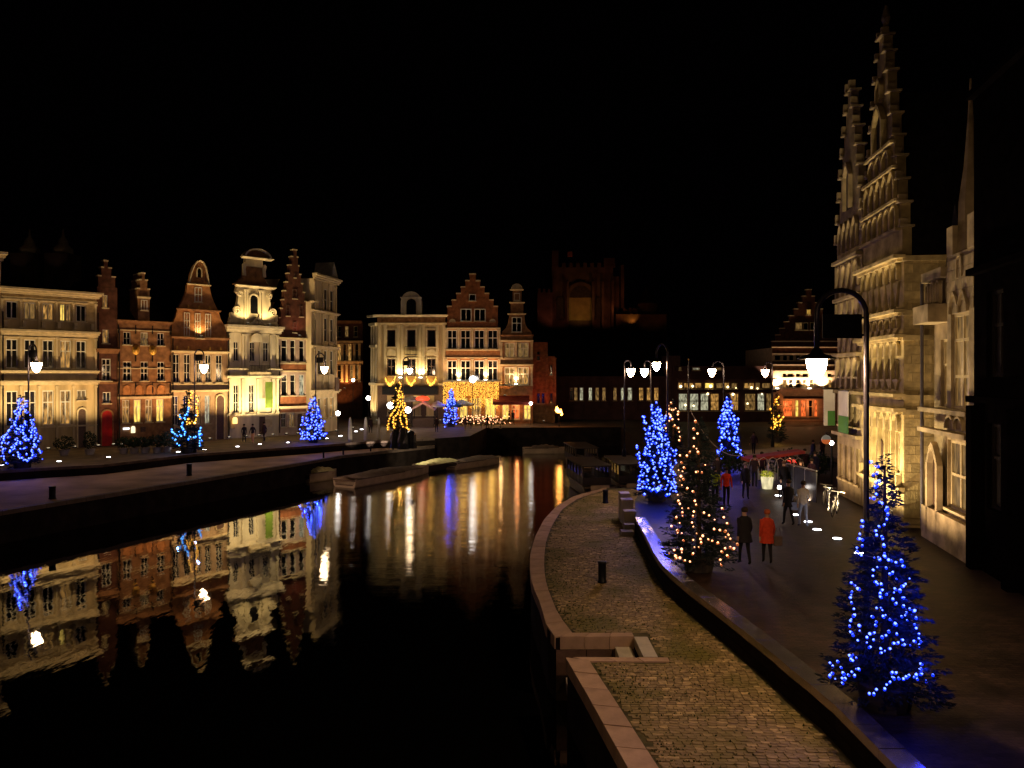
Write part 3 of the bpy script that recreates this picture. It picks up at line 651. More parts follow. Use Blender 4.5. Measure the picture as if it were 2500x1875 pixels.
# H8 dim far lit house between
h = House('distant_warm_house', 'distant low house with warm lit columns in the gap between house rows', (0, 112), (1, 0), Z3, 150, X0=40)
h.windows(brick_d, 40, 262, 445, [(480, 560, 1, .5, [(75, 100), (128, 155, 1), (195, 225)]), (612, 740, 1, .6, [(70, 100, 3), (118, 140, 0), (152, 178, 3), (205, 230, 0)]), (770, 880, 1, .6, [(70, 100), (165, 190, 1), (215, 232, 1)])], fm=trim)
h.ledge(40, 250, 440, 460, .4, brick_b); h.ledge(40, 262, 590, 606, .3); h.ledge(40, 262, 742, 765, .3)
for X in (62, 110, 145, 200, 240): h.pilaster(X, .3, 768, 900, .2, trim); h.pilaster(X, .3, 610, 740, .2, trim)
h.flood(140, 1.3, 4.3, 10, 500, ORANGE, 130, hot=False); h.flood(110, 2.2, .3, 6, 500, ORANGE, 120); h.roof_side(44, 250, 440, 2)
# ---------- centre, facing the camera
YC = 99.0
h = House('white_corner_mansion', 'pale yellow mansion with arched dormer and garlands, behind the golden tree', (0, YC), (1, 0), Z3, 600, X0=372)
cols = [(444, 509), (596, 660), (746, 811)]
h.windows(cream2, 372, 884, 455, [(506, 636, 1, [], cols), (724, 852, 2, .55, cols)], fm=frame_d)
for (a, c) in cols:
    for (y0, y1) in ((506, 636), (724, 852)):
        b = MB(); u0, u1, z0, z1 = h.U(a), h.U(c), h.Z(y1), h.Z(y0)
        b.box(u0-.14, u0-.002, -.06, -.002, z0-.12, z1+.14); b.box(u1+.002, u1+.14, -.06, -.002, z0-.12, z1+.14); b.box(u0, u1, -.06, -.002, z1+.002, z1+.14); b.box(u0, u1, -.09, -.002, z0-.12, z0-.002); b.build('window_surround', trim, h.e)
for (a, c) in (cols[0], cols[2]): h.arch('carved_panel', cream, a, c, 650, 700, -.06, -.003)
h.windows(frame_d, 372, 884, 925, [(1000, 1150, 2, .6, [(446, 500, 3), (520, 580, 3), (640, 700, 1), (740, 800, 3)])], Yb=None, name='shop_front', y0=-.05, D=.3, fm=frame_d)
h.box('shop_fascia', iron, 420, 832, 930, 992, -1.2, -.06)
h.ledge(366, 890, 396, 412, .7, white_st); h.ledge(370, 886, 455, 470, .3); h.ledge(372, 884, 908, 924, .35)
h.box('frieze', brick_b, 373, 883, 412, 454, -.03, .02)
for X in (385, 430, 530, 560, 690, 720, 822, 872): h.pilaster(X, .3, 472, 905, .1, cream)
# chamfered left flank
b = MB(); w = 1.08; zt = h.Z(455); D0 = 1.3
b.add([(-w, D0, 0), (0, 0, 0), (0, 0, zt), (-w, D0, zt), (-w, 9, 0), (-w, 9, zt), (0, 9, 0), (0, 9, zt)], [(0,1,2,3), (4,0,3,5), (3,2,7,5)]); b.build('corner_wall', cream, h.e)
nx, ny = -D0, -w; nl = math.hypot(nx, ny); nx /= nl; ny /= nl
for k, t_ in enumerate((.15, .5, .85)):
    cx, cy = -w+w*t_, D0-D0*t_; tx, ty = w/nl*.08, -D0/nl*.08
    for (y0, y1) in ((475, 620), (640, 900), (925, 1150)):
        z0, z1 = h.Z(y1), h.Z(y0); q = [(cx-tx, cy-ty), (cx+tx, cy+ty), (cx+tx+nx*.12, cy+ty+ny*.12), (cx-tx+nx*.12, cy-ty+ny*.12)]
        MB().slab(q, z0, z1).build('pilaster', white_st, h.e)
for (y0, y1, o_) in ((396, 412, .6), (455, 475, .35), (620, 638, .25), (905, 924, .3)):
    q = [(-w, D0), (0, 0), (nx*o_, ny*o_), (-w+nx*o_, D0+ny*o_)]; MB().slab(q, h.Z(y1), h.Z(y0)).build('cornice', white_st, h.e)
h.arch('dormer', white_st, 562, 692, 232, 398, -.1, 1.2, frame=white_st, fw=.22); h.arch('dormer_window', glass, 592, 664, 275, 396, -.16, -.105, frame=trim, fw=.08)
h.ledge(552, 702, 262, 272, .3, white_st, k=2)
h.roof_side(378, 880, 410, 3.0)
b = MB(); u0, u1, z0 = h.U(585), h.U(675), h.Z(690)
b.box(u0, u1, -1.0, -.1, z0-.1, z0)
for k in range(9): u = u0+(u1-u0)*k/8; b.box(u-.02, u+.02, -.98, -.95, z0+.002, z0+.9)
b.box(u0, u1, -1.0, -.93, z0+.9, z0+.95); b.build('balcony', iron, h.e)
for X in (550, 700): h.flood(X, .55, h.Z(868), h.Z(500), 900, (1, .80, .42), 125, aimout=-.1, hot=True, label='glowing floodlight on the pale yellow mansion ledge')
h.flood(628, 2.2, .5, 10, 900, WARM, 110); h.flood(400, 2.5, .5, 9, 700, WARM, 110); h.flood(860, 2.5, .5, 9, 700, WARM, 110)
a = h.w2(-1.8, .6, .4); spot(a, h.w2(-.5, -.6, 9), 1200, WARM, 100)
# light garlands under windows
gold_b = emit('gold_bulb', (1, .50, .06), 3.8); warm_b = emit('warm_bulb', (1, .44, .20), 4.6); blue_b = emit('blue_bulb', (.11, .18, 1), 5.2); ice_b = emit('ice_bulb', (.12, .45, 1), 4.0)
HALO = {'blue_bulb': emit('blue_bulb_halo', (.004, .03, 1), 1.5), 'warm_bulb': emit('warm_bulb_halo', (1, .22, .04), .5), 'ice_bulb': emit('ice_bulb_halo', (.01, .15, 1), 1.5), 'gold_bulb': emit('gold_bulb_halo', (1, .35, .02), 1.2)}  # halo round each bulb put in as an added glowing collar
pure_w = emit('white_bulb', (1, .95, 1), 8)
for i, (a, c) in enumerate(((432, 512), (592, 662), (742, 815))):
    b = MB(); u0, u1, z0 = h.U(a), h.U(c), h.Z(862)
    for k in range(75):
        t_ = R.random(); x = u0+(u1-u0)*t_; dip = .85*(1-(2*t_-1)**2); b.octa((x, -.35+R.uniform(-.1, .1), z0-dip-.1+R.uniform(-.22, .22)), R.uniform(.04, .07))
    q = b.build('light_garland', gold_b); q.location = (h.P.x, h.P.y, 0)
    tag(q, ['golden light garland under the left first floor window of the pale yellow mansion', 'golden light garland under the middle window of the pale yellow mansion', 'golden light garland under the right first floor window of the pale yellow mansion'][i], 'light garland', 'garlands on the mansion')
    point(h.w2((u0+u1)/2, .7, z0-.5), 25, (1, .5, .1), .2, None)
# H10 stepped gable
h = House('stepped_gable_house', 'red stepped gable house with white cross windows above a curtain of golden lights', (0, YC), (1, 0), Z3, 1090, X0=886)
xs = [(896, 970), (995, 1072), (1098, 1176), (1199, 1276)]
h.windows(brick_o, 886, 1293, 500, [(508, 652, 2, .58, xs), (736, 890, 2, .62, xs), (1020, 1170, 2, .6, [(905, 960, 3), (990, 1050, 2), (1080, 1150, 3), (1180, 1260, 2)])])
h.steps(brick_r, [(896, 1276, 336), (931, 1243, 288), (966, 1210, 239), (1000, 1176, 190), (1033, 1143, 143), (1064, 1110, 93)], 499, capw=.16)
for (a, c) in ((996, 1080), (1098, 1185)): h.window(a, c, 350, 445, 2, [], 0, None, .06)
h.window(1060, 1112, 240, 290, 1, [], 0, None, .06)
for X in (935, 1237): h.arch('carved_panel', trim, X-25, X+25, 425, 455, -.08, -.003)
h.ledge(886, 1293, 492, 504, .16); h.ledge(886, 1293, 654, 664, .14); h.ledge(886, 1293, 714, 722, .14); h.ledge(886, 1293, 892, 902, .25); h.ledge(896, 1276, 448, 458, .12, brick_r)
for X in (888, 982, 1085, 1188, 1288): h.pilaster(X, .26, 504, 654, .08, trim); h.pilaster(X, .26, 724, 892, .08, trim)
h.roof_gable(900, 1272, 500, 130)
for X in (985, 1185): h.flood(X, .5, h.Z(885), h.Z(500), 900, (1, .62, .30), 125, aimout=-.1, hot=True, label='glowing floodlight on the stepped gable house above the light curtain')
h.flood(940, 1.5, h.Z(900), h.Z(300), 420, (1, .45, .2), 110, aimout=-.1); h.flood(1240, 1.5, h.Z(900), h.Z(300), 420, (1, .45, .2), 110, aimout=-.1)
# light curtain
b = MB(); wires = MB(); u0, u1 = h.U(870), h.U(1285); n = 52
for k in range(n):
    u = u0+(u1-u0)*(k+.5)/n+R.uniform(-.03, .03); z = h.Z(903); zb = h.Z(R.choice([1060, 1090, 1095, 1100, 1098])+R.uniform(-12, 6))
    if .40 < k/n < .47 or .60 < k/n < .63: zb = h.Z(1000)
    wires.box(u-.006, u+.006, -1.26, -1.25, zb, z)
    while z > zb:
        if R.random() < .86: b.octa((u+R.uniform(-.035, .035), -1.25+R.uniform(-.04, .04), z), R.uniform(.035, .052))
        z -= R.uniform(.09, .15)
o = wires.build('light_curtain', iron); o.location = (h.P.x, h.P.y, 0); tag(b.build('bulbs', gold_b, o), kind='stuff')
tag(o, 'wide curtain of golden fairy lights hung across the stepped gable house', 'light curtain')
for k in range(4): point(h.w2(u0+(u1-u0)*(k+.5)/4, 1.7, h.Z(990)), 60, (1, .55, .12), .4)
# H11 slim house
h = House('slim_cafe_house', 'slim house with small domed turret above a dark red awning', (0, YC), (1, 0), Z3, 1415, X0=1296)
h.windows(brick_b, 1296, 1538, 560, [(604, 716, 2, .6, [(1326, 1402, 1), (1424, 1508, 1)]), (788, 922, 2, .62, [(1326, 1402, 3), (1424, 1508, 3)]), (1070, 1180, 2, .7, [(1310, 1360, 2), (1380, 1440, 5), (1470, 1525, 2)])])
h.poly('gable', brick_b, [(1300, 558), (1308, 520), (1336, 495), (1350, 462), (1362, 396), (1476, 396), (1482, 462), (1498, 495), (1528, 520), (1536, 558)])
h.window(1380, 1456, 412, 526, 2, .6, 0, None, .06)
h.ledge(1352, 1484, 385, 396, .2); h.box('attic', brick_b, 1372, 1468, 310, 384, -.02, .5); h.ledge(1366, 1474, 300, 310, .2); h.box('turret', brick_b, 1388, 1454, 215, 299, 0, .6)
h.window(1398, 1442, 232, 288, 1, [], 0, None, .05); h.ledge(1372, 1466, 203, 214, .2); h.arch('turret_dome', trim, 1376, 1462, 160, 202, -.1, .6)
h.ledge(1296, 1538, 545, 560, .3, brick_b); h.ledge(1296, 1538, 585, 600, .25); h.ledge(1296, 1538, 765, 780, .3); h.ledge(1296, 1538, 722, 730, .12); h.ledge(1296, 1538, 930, 945, .3, brick_b)
for X in (1302, 1412, 1530): h.pilaster(X, .26, 602, 722, .08); h.pilaster(X, .26, 782, 928, .08)
h.roof_gable(1305, 1530, 560, 400)
h.flood(1412, .5, h.Z(915), h.Z(560), 700, (1, .62, .3), 130, aimout=-.1, hot=True, label='glowing floodlight on the slim cafe house between its windows'); h.flood(1330, 1.4, h.Z(1000), h.Z(500), 260, ORANGE, 120)
# awning: a thing attached = part
b = MB(); u0, u1 = h.U(1240), h.U(1512); za, zb = h.Z(1000), h.Z(1045)
b.add([(u0,-.1,za),(u1,-.1,za),(u1,-2.2,zb),(u0,-2.2,zb),(u0,-2.2,zb-.35),(u1,-2.2,zb-.35),(u0,-.1,za-.06),(u1,-.1,za-.06),(u1,-2.15,zb-.06),(u0,-2.15,zb-.06)], [(0,3,2,1),(3,4,5,2),(6,7,8,9),(0,6,9,3),(1,2,8,7)])
b.build('awning', mat('dark_red_canvas', (.16, .025, .02), .8), h.e)
point(h.w2(h.U(1420), 1.2, 2.2), 90, (1, .35, .1), .15); point(h.w2(h.U(1300), 1.2, 2.2), 90, (1, .55, .2), .15)
# red-lit tower slice to the right
h = House('red_lit_house', 'narrow buttressed house front washed in red light', (0, 101), (1, 0), Z4, 80, X0=2, cat='building')
h.windows(brick_b, 2, 104, 705, [(770, 830, 1, .5, [(30, 50)]), (1050, 1120, 1, .5, [(30, 50), (62, 82)])], fm=frame_d)
h.windows(brick_b, 106, 152, 800, [(860, 930, 1, .5, [(118, 136)]), (1050, 1120, 1, .5, [(118, 136)])], fm=frame_d)
for Y in (790, 900, 1040): h.ledge(2, 104, Y, Y+8, .12, brick_b)
for X in (10, 100, 150): h.pilaster(X, .35, 810, 1180, .3, brick_b)
h.flood(70, 2.5, .3, 9, 330, (1, .06, .04), 110); h.roof_side(5, 100, 705, 2)
# ---------- castle
h = House('stone_castle', 'dark stone castle keep with a large dark arch, dimly lit red brown', (0, 165), (1, 0), Z4, 300, X0=30, depth=30, cat='castle')
h.windows(castle_m, 130, 545, 200, [], D=22)
h.windows(castle_m, 30, 130, 380, [], y0=-3, D=18); h.windows(castle_m, 545, 600, 250, [], y0=3, D=20)
for X in range(150, 540, 48): h.box('merlon', castle_m, X, X+26, 170, 199, 0, 1.2)
h.box('corner_turret', castle_m, 130, 175, 90, 199, -.6, 3); h.box('corner_turret', castle_m, 480, 552, 140, 199, -.6, 3)
for X in (34, 66, 98): h.box('merlon', castle_m, X, X+18, 355, 379, -3, -2)
h.box('thin_turret', castle_m, 606, 628, 175, 470, 2, 5)
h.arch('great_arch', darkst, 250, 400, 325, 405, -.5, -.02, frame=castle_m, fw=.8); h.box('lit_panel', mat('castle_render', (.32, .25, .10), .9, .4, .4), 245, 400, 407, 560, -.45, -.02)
for X in (140, 235, 405, 470, 535): h.box('buttress', castle_m, X-8, X+8, 300, 700, -1.5, -.02)
for (a, c) in ((160, 215), (420, 455)): h.arch('niche', darkst, a, c, 400, 560, -.3, -.02)
b = MB().lathe([(2.1, 0), (2.1, 22.6), (2.3, 22.7), (2.3, 23.8), (2.0, 24.0)], 20); o = b.build('round_turret', castle_m, h.e, (h.U(795), 4, h.Z(430)-24), False)
MB().lathe([(2.2, 0), (.1, 4)], 20).build('cone_roof', slate, o, (0, 0, 24))
for k in range(9): X = 590+k*14; h.box('ruined_wall', castle_m, X, X+15, 470+R.uniform(0, 35), 700, 1+R.random(), 3)
h.box('curtain_wall', castle_m, 560, 900, 520, 900, -1, 1)
MB().box(-.5, .5, -.4, .4, 0, 1).build('flag', mat('red_flag_cloth', (.5, .2, .15), .8), h.e, (h.U(252), -.3, h.Z(130))); h.box('flag_pole', iron, 250, 252, 80, 200, -.3, -.1)
def cas(X, Y, y, X2, Y2, pw, col, ang): a_ = h.w2(h.U(X), y, h.Z(Y)); t_ = h.w2(h.U(X2), 0, h.Z(Y2)); spot(a_, t_, pw*.085, col, ang, .3)
cas(320, 600, 7, 320, 450, 2600, (1, .50, .12), 75); cas(480, 620, 9, 470, 300, 4200, (1, .30, .12), 100); cas(150, 620, 9, 160, 300, 2600, (1, .26, .14), 100)
cas(600, 560, 4, 575, 350, 1700, (1, .25, .06), 90); cas(680, 580, 2, 640, 480, 1300, (1, .38, .06), 110); cas(800, 620, 12, 795, 470, 1600, (1, .28, .08), 50)
# ---------- market hall and restaurants behind the right bank
dkw = mat('dark_market_brick', (.09, .045, .045), .85, .3, 1)
h = House('market_hall', 'long dark market hall with a row of small dim lit windows under a black roof', (0, 108), (1, 0), Z4, 500, X0=150, depth=25, cat='market hall')
row = []; litn = {250: 0, 280: 1, 318: 4, 378: 4, 424: 1, 470: 1, 545: 1, 596: 4, 642: 4, 718: 3, 770: 3, 820: 3}
h.windows(dkw, 158, 988, 940, [(1012, 1100, 1, .78, [(X, X+(33 if X > 600 else 26), c) for X, c in litn.items()])], fm=mat('market_window_paint', (.25, .12, .12), .5))
b = MB(); u0, u1, z, z2 = h.U(60), h.U(988), h.Z(940), h.Z(600); b.add([(u0,0,z+.01),(u1,0,z+.01),(u1,12,z2),(u0,12,z2),(u0,24,z+.01),(u1,24,z+.01)], [(0,1,2,3),(3,2,5,4),(0,3,4),(1,5,2)]); b.build('roof', slate, h.e)
h.box('gable_tower', mat('dull_purple_render', (.10, .055, .05), .9), 900, 985, 798, 1180, -1.2, 3)
for X in (200, 360, 530, 700, 860): h.pilaster(X, .4, 945, 1180, .2, dkw)
h.ledge(158, 988, 936, 950, .4, dkw)
h = House('glass_restaurant', 'low restaurant with two bands of large lit windows beyond the right bank', (0, 103), (1, 0), Z4, 1300, X0=982, depth=14, cat='restaurant')
up = [(985, 1015, 3), (1020, 1090, 3), (1095, 1145, 3), (1162, 1228, 2), (1236, 1290, 1), (1296, 1330, 3), (1340, 1385, 1), (1425, 1500, 3), (1505, 1540, 1), (1548, 1612, 1)]
lo_ = [(985, 1050, 4), (1060, 1125, 4), (1132, 1192, 4), (1200, 1262, 3), (1330, 1395, 3), (1432, 1510, 1), (1516, 1570, 4), (1578, 1615, 1)]
h.windows(dkw, 980, 1625, 955, [(978, 1020, 1, [], up), (1050, 1170, 1, .55, lo_)], fm=frame_d)
h.ledge(980, 1625, 1026, 1044, 1.2, dkw, k=2); h.ledge(980, 1625, 948, 958, .8, dkw, k=2)
h.windows(dkw, 980, 1625, 865, [(876, 896, 1, [], [(990, 1006, 1), (1080, 1132, 4), (1225, 1280, 1)])], Yb=950, name='upper_wall', y0=2.5, D=12)
lampb = emit('pendant_glow', (1, .75, .35), 5)
for (X, Y, r_) in ((998, 1005, .35), (1078, 1003, .3), (1200, 1003, .4), (1315, 1008, .3), (1475, 1012, .3), (1515, 1018, .22), (1180, 1055, .3), (1350, 1058, .35), (1545, 1055, .2), (1448, 1120, .25), (1030, 1130, .3), (1085, 1135, .25), (1370, 1015, .15)):
    MB().lathe([(.02, -r_*.5), (r_*.4, -r_*.35), (r_*.5, 0), (r_*.4, r_*.35), (.02, r_*.5)], 10).build('pendant_lamp', lampb, h.e, (h.U(X), -.25, h.Z(Y)), True)
# lit stepped gable on the square
h = House('inn_with_steps', 'tall dark stepped gable inn, lower floors glowing cream and orange', (0, 105), (1, 0), ZP, 560, X0=228, depth=12)
pw = mat('inn_stone', (.62, .48, .34), .8, .2, 2)
h.windows(pw, 228, 890, 700, [(775, 832, 1, [], [(250, 320), (338, 386), (402, 450), (470, 518), (536, 586), (745, 792), (806, 850)]), (962, 1000, 1, [], [(336, 370), (382, 446), (470, 515), (535, 590), (640, 700), (790, 830)]), (1022, 1104, 1, .5, [(338, 376, 3), (396, 442, 0), (470, 516, 0), (538, 580, 3), (606, 650, 1), (800, 834, 3)]),
    (1230, 1400, 1, .6, [(335, 440, 5), (465, 500, 2), (520, 575, 5), (600, 640, 0), (655, 690, 5)])], fm=trim)
h.box('floor_band', frame_d, 229, 889, 836, 868, -.06, -.003); h.box('floor_band', brick_b, 229, 889, 890, 928, -.06, -.003); h.box('upper_band', brick_d, 229, 889, 705, 755, -.06, -.003)
for (a, c, o_) in ((632, 642, .2), (692, 702, .25), (762, 772, .2), (870, 888, .3), (932, 945, .3)): h.ledge(228, 890, a, c, o_, pw)
h.steps(brick_d, [(230, 890, 640), (272, 875, 575), (314, 838, 508), (358, 790, 442), (402, 752, 380), (450, 742, 312), (492, 700, 248), (535, 660, 182), (575, 626, 116)], 699)
h.window(574, 622, 312, 368, 1, [], 2, trim, .06); 
for (a, c, l) in ((460, 535, 1), (545, 590, 0), (612, 655, 0), (665, 700, 0)): h.window(a, c, 446, 522, 1, [], l, trim, .06)
b = MB(); u0, u1, za, zb = h.U(290), h.U(790), h.Z(1125), h.Z(1190); b.add([(u0,-.1,za),(u1,-.1,za),(u1,-2,zb),(u0,-2,zb),(u0,-2,zb-.3),(u1,-2,zb-.3)], [(0,3,2,1),(3,4,5,2)]); b.build('awning', mat('brown_canvas', (.20, .10, .06), .8), h.e)
for X in (265, 430, 590, 730): h.flood(X, .6, h.Z(1115), h.Z(800), 1700, (1, .66, .38), 130, aimout=-.1, hot=X in (265, 590), label='glowing floodlight on the inn with steps above its awning' if X in (265, 590) else 'dark floodlight fixed to the inn front above its awning')
point(h.w2(h.U(400), .9, 2.2), 60, (1, .3, .08), .2); point(h.w2(h.U(600), .9, 2.2), 60, (1, .3, .1), .2); h.roof_gable(240, 880, 702, 130)

for h_ in HOUSES[:8]:
    if h_.nm != 'cream corner house':
        zt_ = {'classical mansion': 11.2, 'narrow brick house': 11.5, 'brown brick house': 10.2, 'curved gable house': 9.6, 'white baroque house': 10.5, 'dark red gable house': 9.2}.get(h_.nm, 12)
        MB().tube([(.07, -.12, .3), (.07, -.12, zt_*.5), (.07, -.12, zt_)], .055, 6).build('drain_pipe', iron, h_.e)
# ---------- church towers faint behind the left row
for k, (px, top_) in enumerate(((72, 570), (154, 578))):
    d_ = 130; o = thing('church_tower', ['faint church tower with pale bell cap far left behind the mansion', 'faint church tower with pale cap behind the mansion, nearer the brick houses'][k], 'church tower', At(px, HZ, d_)*1.0, 0, 'towers behind the mansion'); o.location.z = 0
    zt = CH-(600-HZ)/F*d_
    MB().box(-2, 2, -2, 2, 0, zt-1.5).build('tower_shaft', castle_m, o); MB().lathe([(1.6, 0), (1.5, 1), (.9, 1.6), (.7, 2.4), (.25, 3), (.1, 4.4)], 10).build('tower_cap', trim, o, (0, 0, zt-1.5), True)
    MB().box(-.5, .5, -2.05, -2.01, zt-8, zt-5).build('belfry_opening', darkst, o)
    spot((o.location.x-1+k, d_-6, zt-4.5), (o.location.x, d_, zt), 14, (1, .6, .4), 60)

# ---------------------------------------------------------------- right bank guild halls
DR = (-.13, -1.0); PR = (11.6+.13*45, 45.0)
def levels(h, X0, X1, Ys, m, out=.22):
    for Y in Ys: h.ledge(X0, X1, Y, Y+14, out, m, k=2)
h = House('guild_hall', 'floodlit sandstone guild hall with rows of arched niches and a very tall stepped gable', PR, DR, R2, 700, X0=430, depth=8, cat='guild hall')
W_ = h.U(708)-h.U(430); U0 = 0.0; nb = 6; bw = (W_-.5)/nb
zl = dict(top=10.8, n1=9.86, b1=8.64, b2=7.65, b3=5.28, b4=4.70, g=2.05)
gh = []
for k in range(nb): u = .25+bw*k; gh.append((u+.16, u+bw-.16, 2.1, 3.75)); gh.append((u+.16, u+bw-.16, 5.9, 6.75))
h.wall_uz(sand, 0, W_, 0, 10.8, gh, D=8)
for i, g in enumerate(gh): h.window(0,0,0,0, 1, .62 if g[3] < 4 else [], 3 if g[3] < 4 else 0, trim, None, g[3] > 4, g)
for z, o_ in ((10.8, .46), (8.64, .44), (7.65, .42), (5.28, .48), (4.70, .46), (1.55, .25)):
    b = MB(); b.box(-.06, W_+.08+o_*.3, -o_, -.003, z-.09, z+.05); b.box(-.04, W_+.05, -o_*.55, -.002, z-.2, z-.092); b.build('string_course', sand, h.e)
def uarch(h, u0, u1, z0, zt, m_in, m_fr, y0=-.02, fw=.07, pointed=False, nm='niche', fo=.1):
    r = (u1-u0)/2; cx = (u0+u1)/2; n = 8
    def ol(g):
        rr = r+g; pts = [(cx+rr, z0), (cx+rr, zt-r)]
        for k in range(1, n): a = PI*k/n; x = math.cos(a); zz = 1.35*(1-abs(x)**1.5) if pointed else math.sin(a); pts.append((cx+rr*x, zt-r+rr*zz))
        return pts+[(cx-rr, zt-r), (cx-rr, z0)]
    if m_in: MB().prism(ol(0), y0, -.001).build(nm, m_in, h.e)
    A_, B_ = ol(0), ol(fw); b = MB(); q = y0-fo
    for i in range(len(A_)-1):
        (a0, a1), (b0, b1), (c0, c1), (d0, d1) = A_[i], A_[i+1], B_[i], B_[i+1]
        b.add([(a0,q,a1),(b0,q,b1),(d0,q,d1),(c0,q,c1),(a0,-.001,a1),(b0,-.001,b1),(d0,-.001,d1),(c0,-.001,c1)], [(0,1,2,3),(0,4,5,1),(3,2,6,7)])
    b.build('niche_arch', m_fr, h.e)
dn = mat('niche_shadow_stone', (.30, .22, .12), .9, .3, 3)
for k in range(nb):
    u = .25+bw*k
    uarch(h, u+.10, u+bw-.10, 9.9, 10.62, dn, sand, fo=.16)
    uarch(h, u+.12, u+bw-.12, 8.0, 8.42, dn, sand, fo=.14); uarch(h, u+.12, u+bw-.12, 6.85, 7.42, dn, sand, fo=.12)
    uarch(h, u+.12, u+bw-.12, 3.8, 4.45, dn, sand, pointed=True, fo=.12)
    for (z0, z1) in ((8.85, 9.84), (5.45, 5.9), (7.74, 7.98)):
        MB().prism([(u+.08, z1), (u+bw-.08, z1), (u+bw/2, z0)], -.10, -.002).build('carved_drop', sand, h.e)
    if k: 
        for (z0, z1) in ((5.5, 7.5), (2.1, 4.6), (8.75, 10.65)): MB().box(u-.05, u+.05, -.15, -.004, z0, z1).build('colonnette', sand, h.e)
for k in range(nb+1): u = .25+bw*k; MB().box(u-.07, u+.07, -.22, -.004, 1.6, 2.05).build('colonnette_base', sand, h.e)
h.arch('hall_door', frame_d, 530, 575, 1330, 1600, -.04, -.006, z0=.05)
# stepped gable
cu = W_/2-.05; hw = [(2.4, 12.0), (2.25, 13.0), (2.0, 14.0), (1.8, 15.0), (1.55, 15.9), (1.3, 16.9), (1.05, 17.9), (.78, 18.9), (.52, 19.8), (.28, 20.6)]
z = 10.86; L_, Rr = [], []
for w, zt in hw: L_ += [(cu-w, z), (cu-w, zt)]; Rr += [(cu+w, z), (cu+w, zt)]; z = zt
MB().prism(L_+Rr[::-1], .02, .38).build('gable', sand, h.e)
for i, (w, zt) in enumerate(hw):
    nw = hw[i+1][0] if i+1 < len(hw) else 0
    for sgn in (-1, 1):
        a_, c_ = sorted((cu+sgn*(nw+.003 if nw else 0), cu+sgn*(w+.12)))
        if w-nw > .05 : MB().box(a_, c_, -.12, .46, zt+.002, zt+.09).build('gable_step', sand2, h.e)
        MB().box(cu+sgn*w-.07, cu+sgn*w+.07, -.1, .2, zt+.092, zt+.34).build('step_finial', sand2, h.e)
for z, w in ((11.9, 2.3), (13.1, 2.2), (14.5, 1.95), (15.6, 1.7)): MB().box(cu-w, cu+w, -.22, .018, z, z+.12).build('string_course', sand, h.e)
for (n_, z0, zt, w) in ((6, 12.05, 12.95, 2.1), (5, 13.3, 14.35, 1.9), (3, 14.75, 15.45, 1.3)):
    for k in range(n_): u = cu-w+2*w*k/n_; uarch(h, u+.08, u+2*w/n_-.08, z0, zt, dn, sand, fo=.14, pointed=n_ == 5)
uarch(h, cu-.5, cu+.5, 15.7, 17.4, darkst, sand, fo=.2, fw=.16, pointed=True, nm='gable_window'); uarch(h, cu-.22, cu+.22, 17.9, 18.7, dn, sand, fo=.15, fw=.1, pointed=True)
MB().lathe([(.2, 0), (.12, .5), (.2, .7), (.05, 1.3)], 8).build('finial', sand2, h.e, (cu, .2, 20.7))
MB().prism([(0.1, 10.9), (W_-.1, 10.9), (cu, 18.2)], .42, 8).build('roof', slate, h.e)
# side wall in ashlar courses (each stone a part)
st_m = [MB().box(0, 1, -.02, .0, 0, .34).mesh('stone', sand) for _ in range(1)][0]
def ashlar(h, along, u, y0, y1, z0, z1, mesh, course=.36, lens=(.45, .85), skip=()):
    z = z0; r_ = 0
    while z < z1-.2:
        y = y0-(.2 if r_ % 2 else 0)
        while y < y1:
            l = R.uniform(*lens); a_, c_ = max(y, y0), min(y+l, y1)
            if c_-a_ > .08 and not any(s_[0] < (a_+c_)/2 < s_[1] and s_[2] < z+.15 < s_[3] for s_ in skip):
                if along == 'y': o = put('stone', mesh, h.e, (u+R.uniform(.0, .012), a_+.008, z+.008), PI/2)
                else: o = put('stone', mesh, h.e, (a_+.008, u-R.uniform(.0, .012), z+.008))
                o.scale.x = c_-a_-.016; o.scale.z = (course-.016)/.34
            y += l
        z += course; r_ += 1
ashlar(h, 'y', W_+.012, .0, 1.9, .4, 10.7, st_m)
for z in (8.64, 7.65, 5.28, 4.70, 10.8, .38): MB().box(W_-.003, W_+.2, -.1, 3, z-.2, z).build('string_course', sand, h.e)
GH = h
spots_r = [(1900,1211), (1943,1258), (1973,1275), (1995,1294), (2044,1316), (2098,1352)]
disc_m = emit('ground_spot_glass', (.95, .93, 1), 12)
for i, (px, py) in enumerate(spots_r):
    p_ = G(px, py); b = MB().lathe([(.2, 0), (.2, .012), (.17, .02)], 16); o = b.build('ground_spotlight', iron, None, p_)
    MB().lathe([(.16, .021), (.15, .03)], 16).build('lamp_glass', disc_m, o)
    tag(o, ['recessed white ground spotlight in the row before the guild halls, farthest one by the walkers', 'recessed white ground spotlight beside the man in the pale top', 'recessed white ground spotlight, third of the row from the walkers', 'recessed white ground spotlight, fourth of the row from the walkers', 'recessed white ground spotlight, last but one towards the big blue tree', 'recessed white ground spotlight just left of the big blue tree'][i], 'ground light', 'ground spotlights before the guild halls')
for (yy, pw, az) in ((26.2, 420, 8), (28.0, 650, 7), (30.6, 1300, 8), (32.2, 1500, 8), (33.8, 1500, 8), (36.5, 330, 6), (38.5, 280, 6)):
    x = 11.6+.13*yy-2.3; spot((x, yy, .08), (x+2.5, yy+.1, az), pw, (1, .76, .36) if 29 < yy < 35 else (1, .68, .36), 130, .08)
for yy in (31.2, 33.4): x = 11.6+.13*yy-1.6; spot((x, yy, 5.4), (x+1.8, yy, 15), 130, (1, .72, .36), 90, .1)
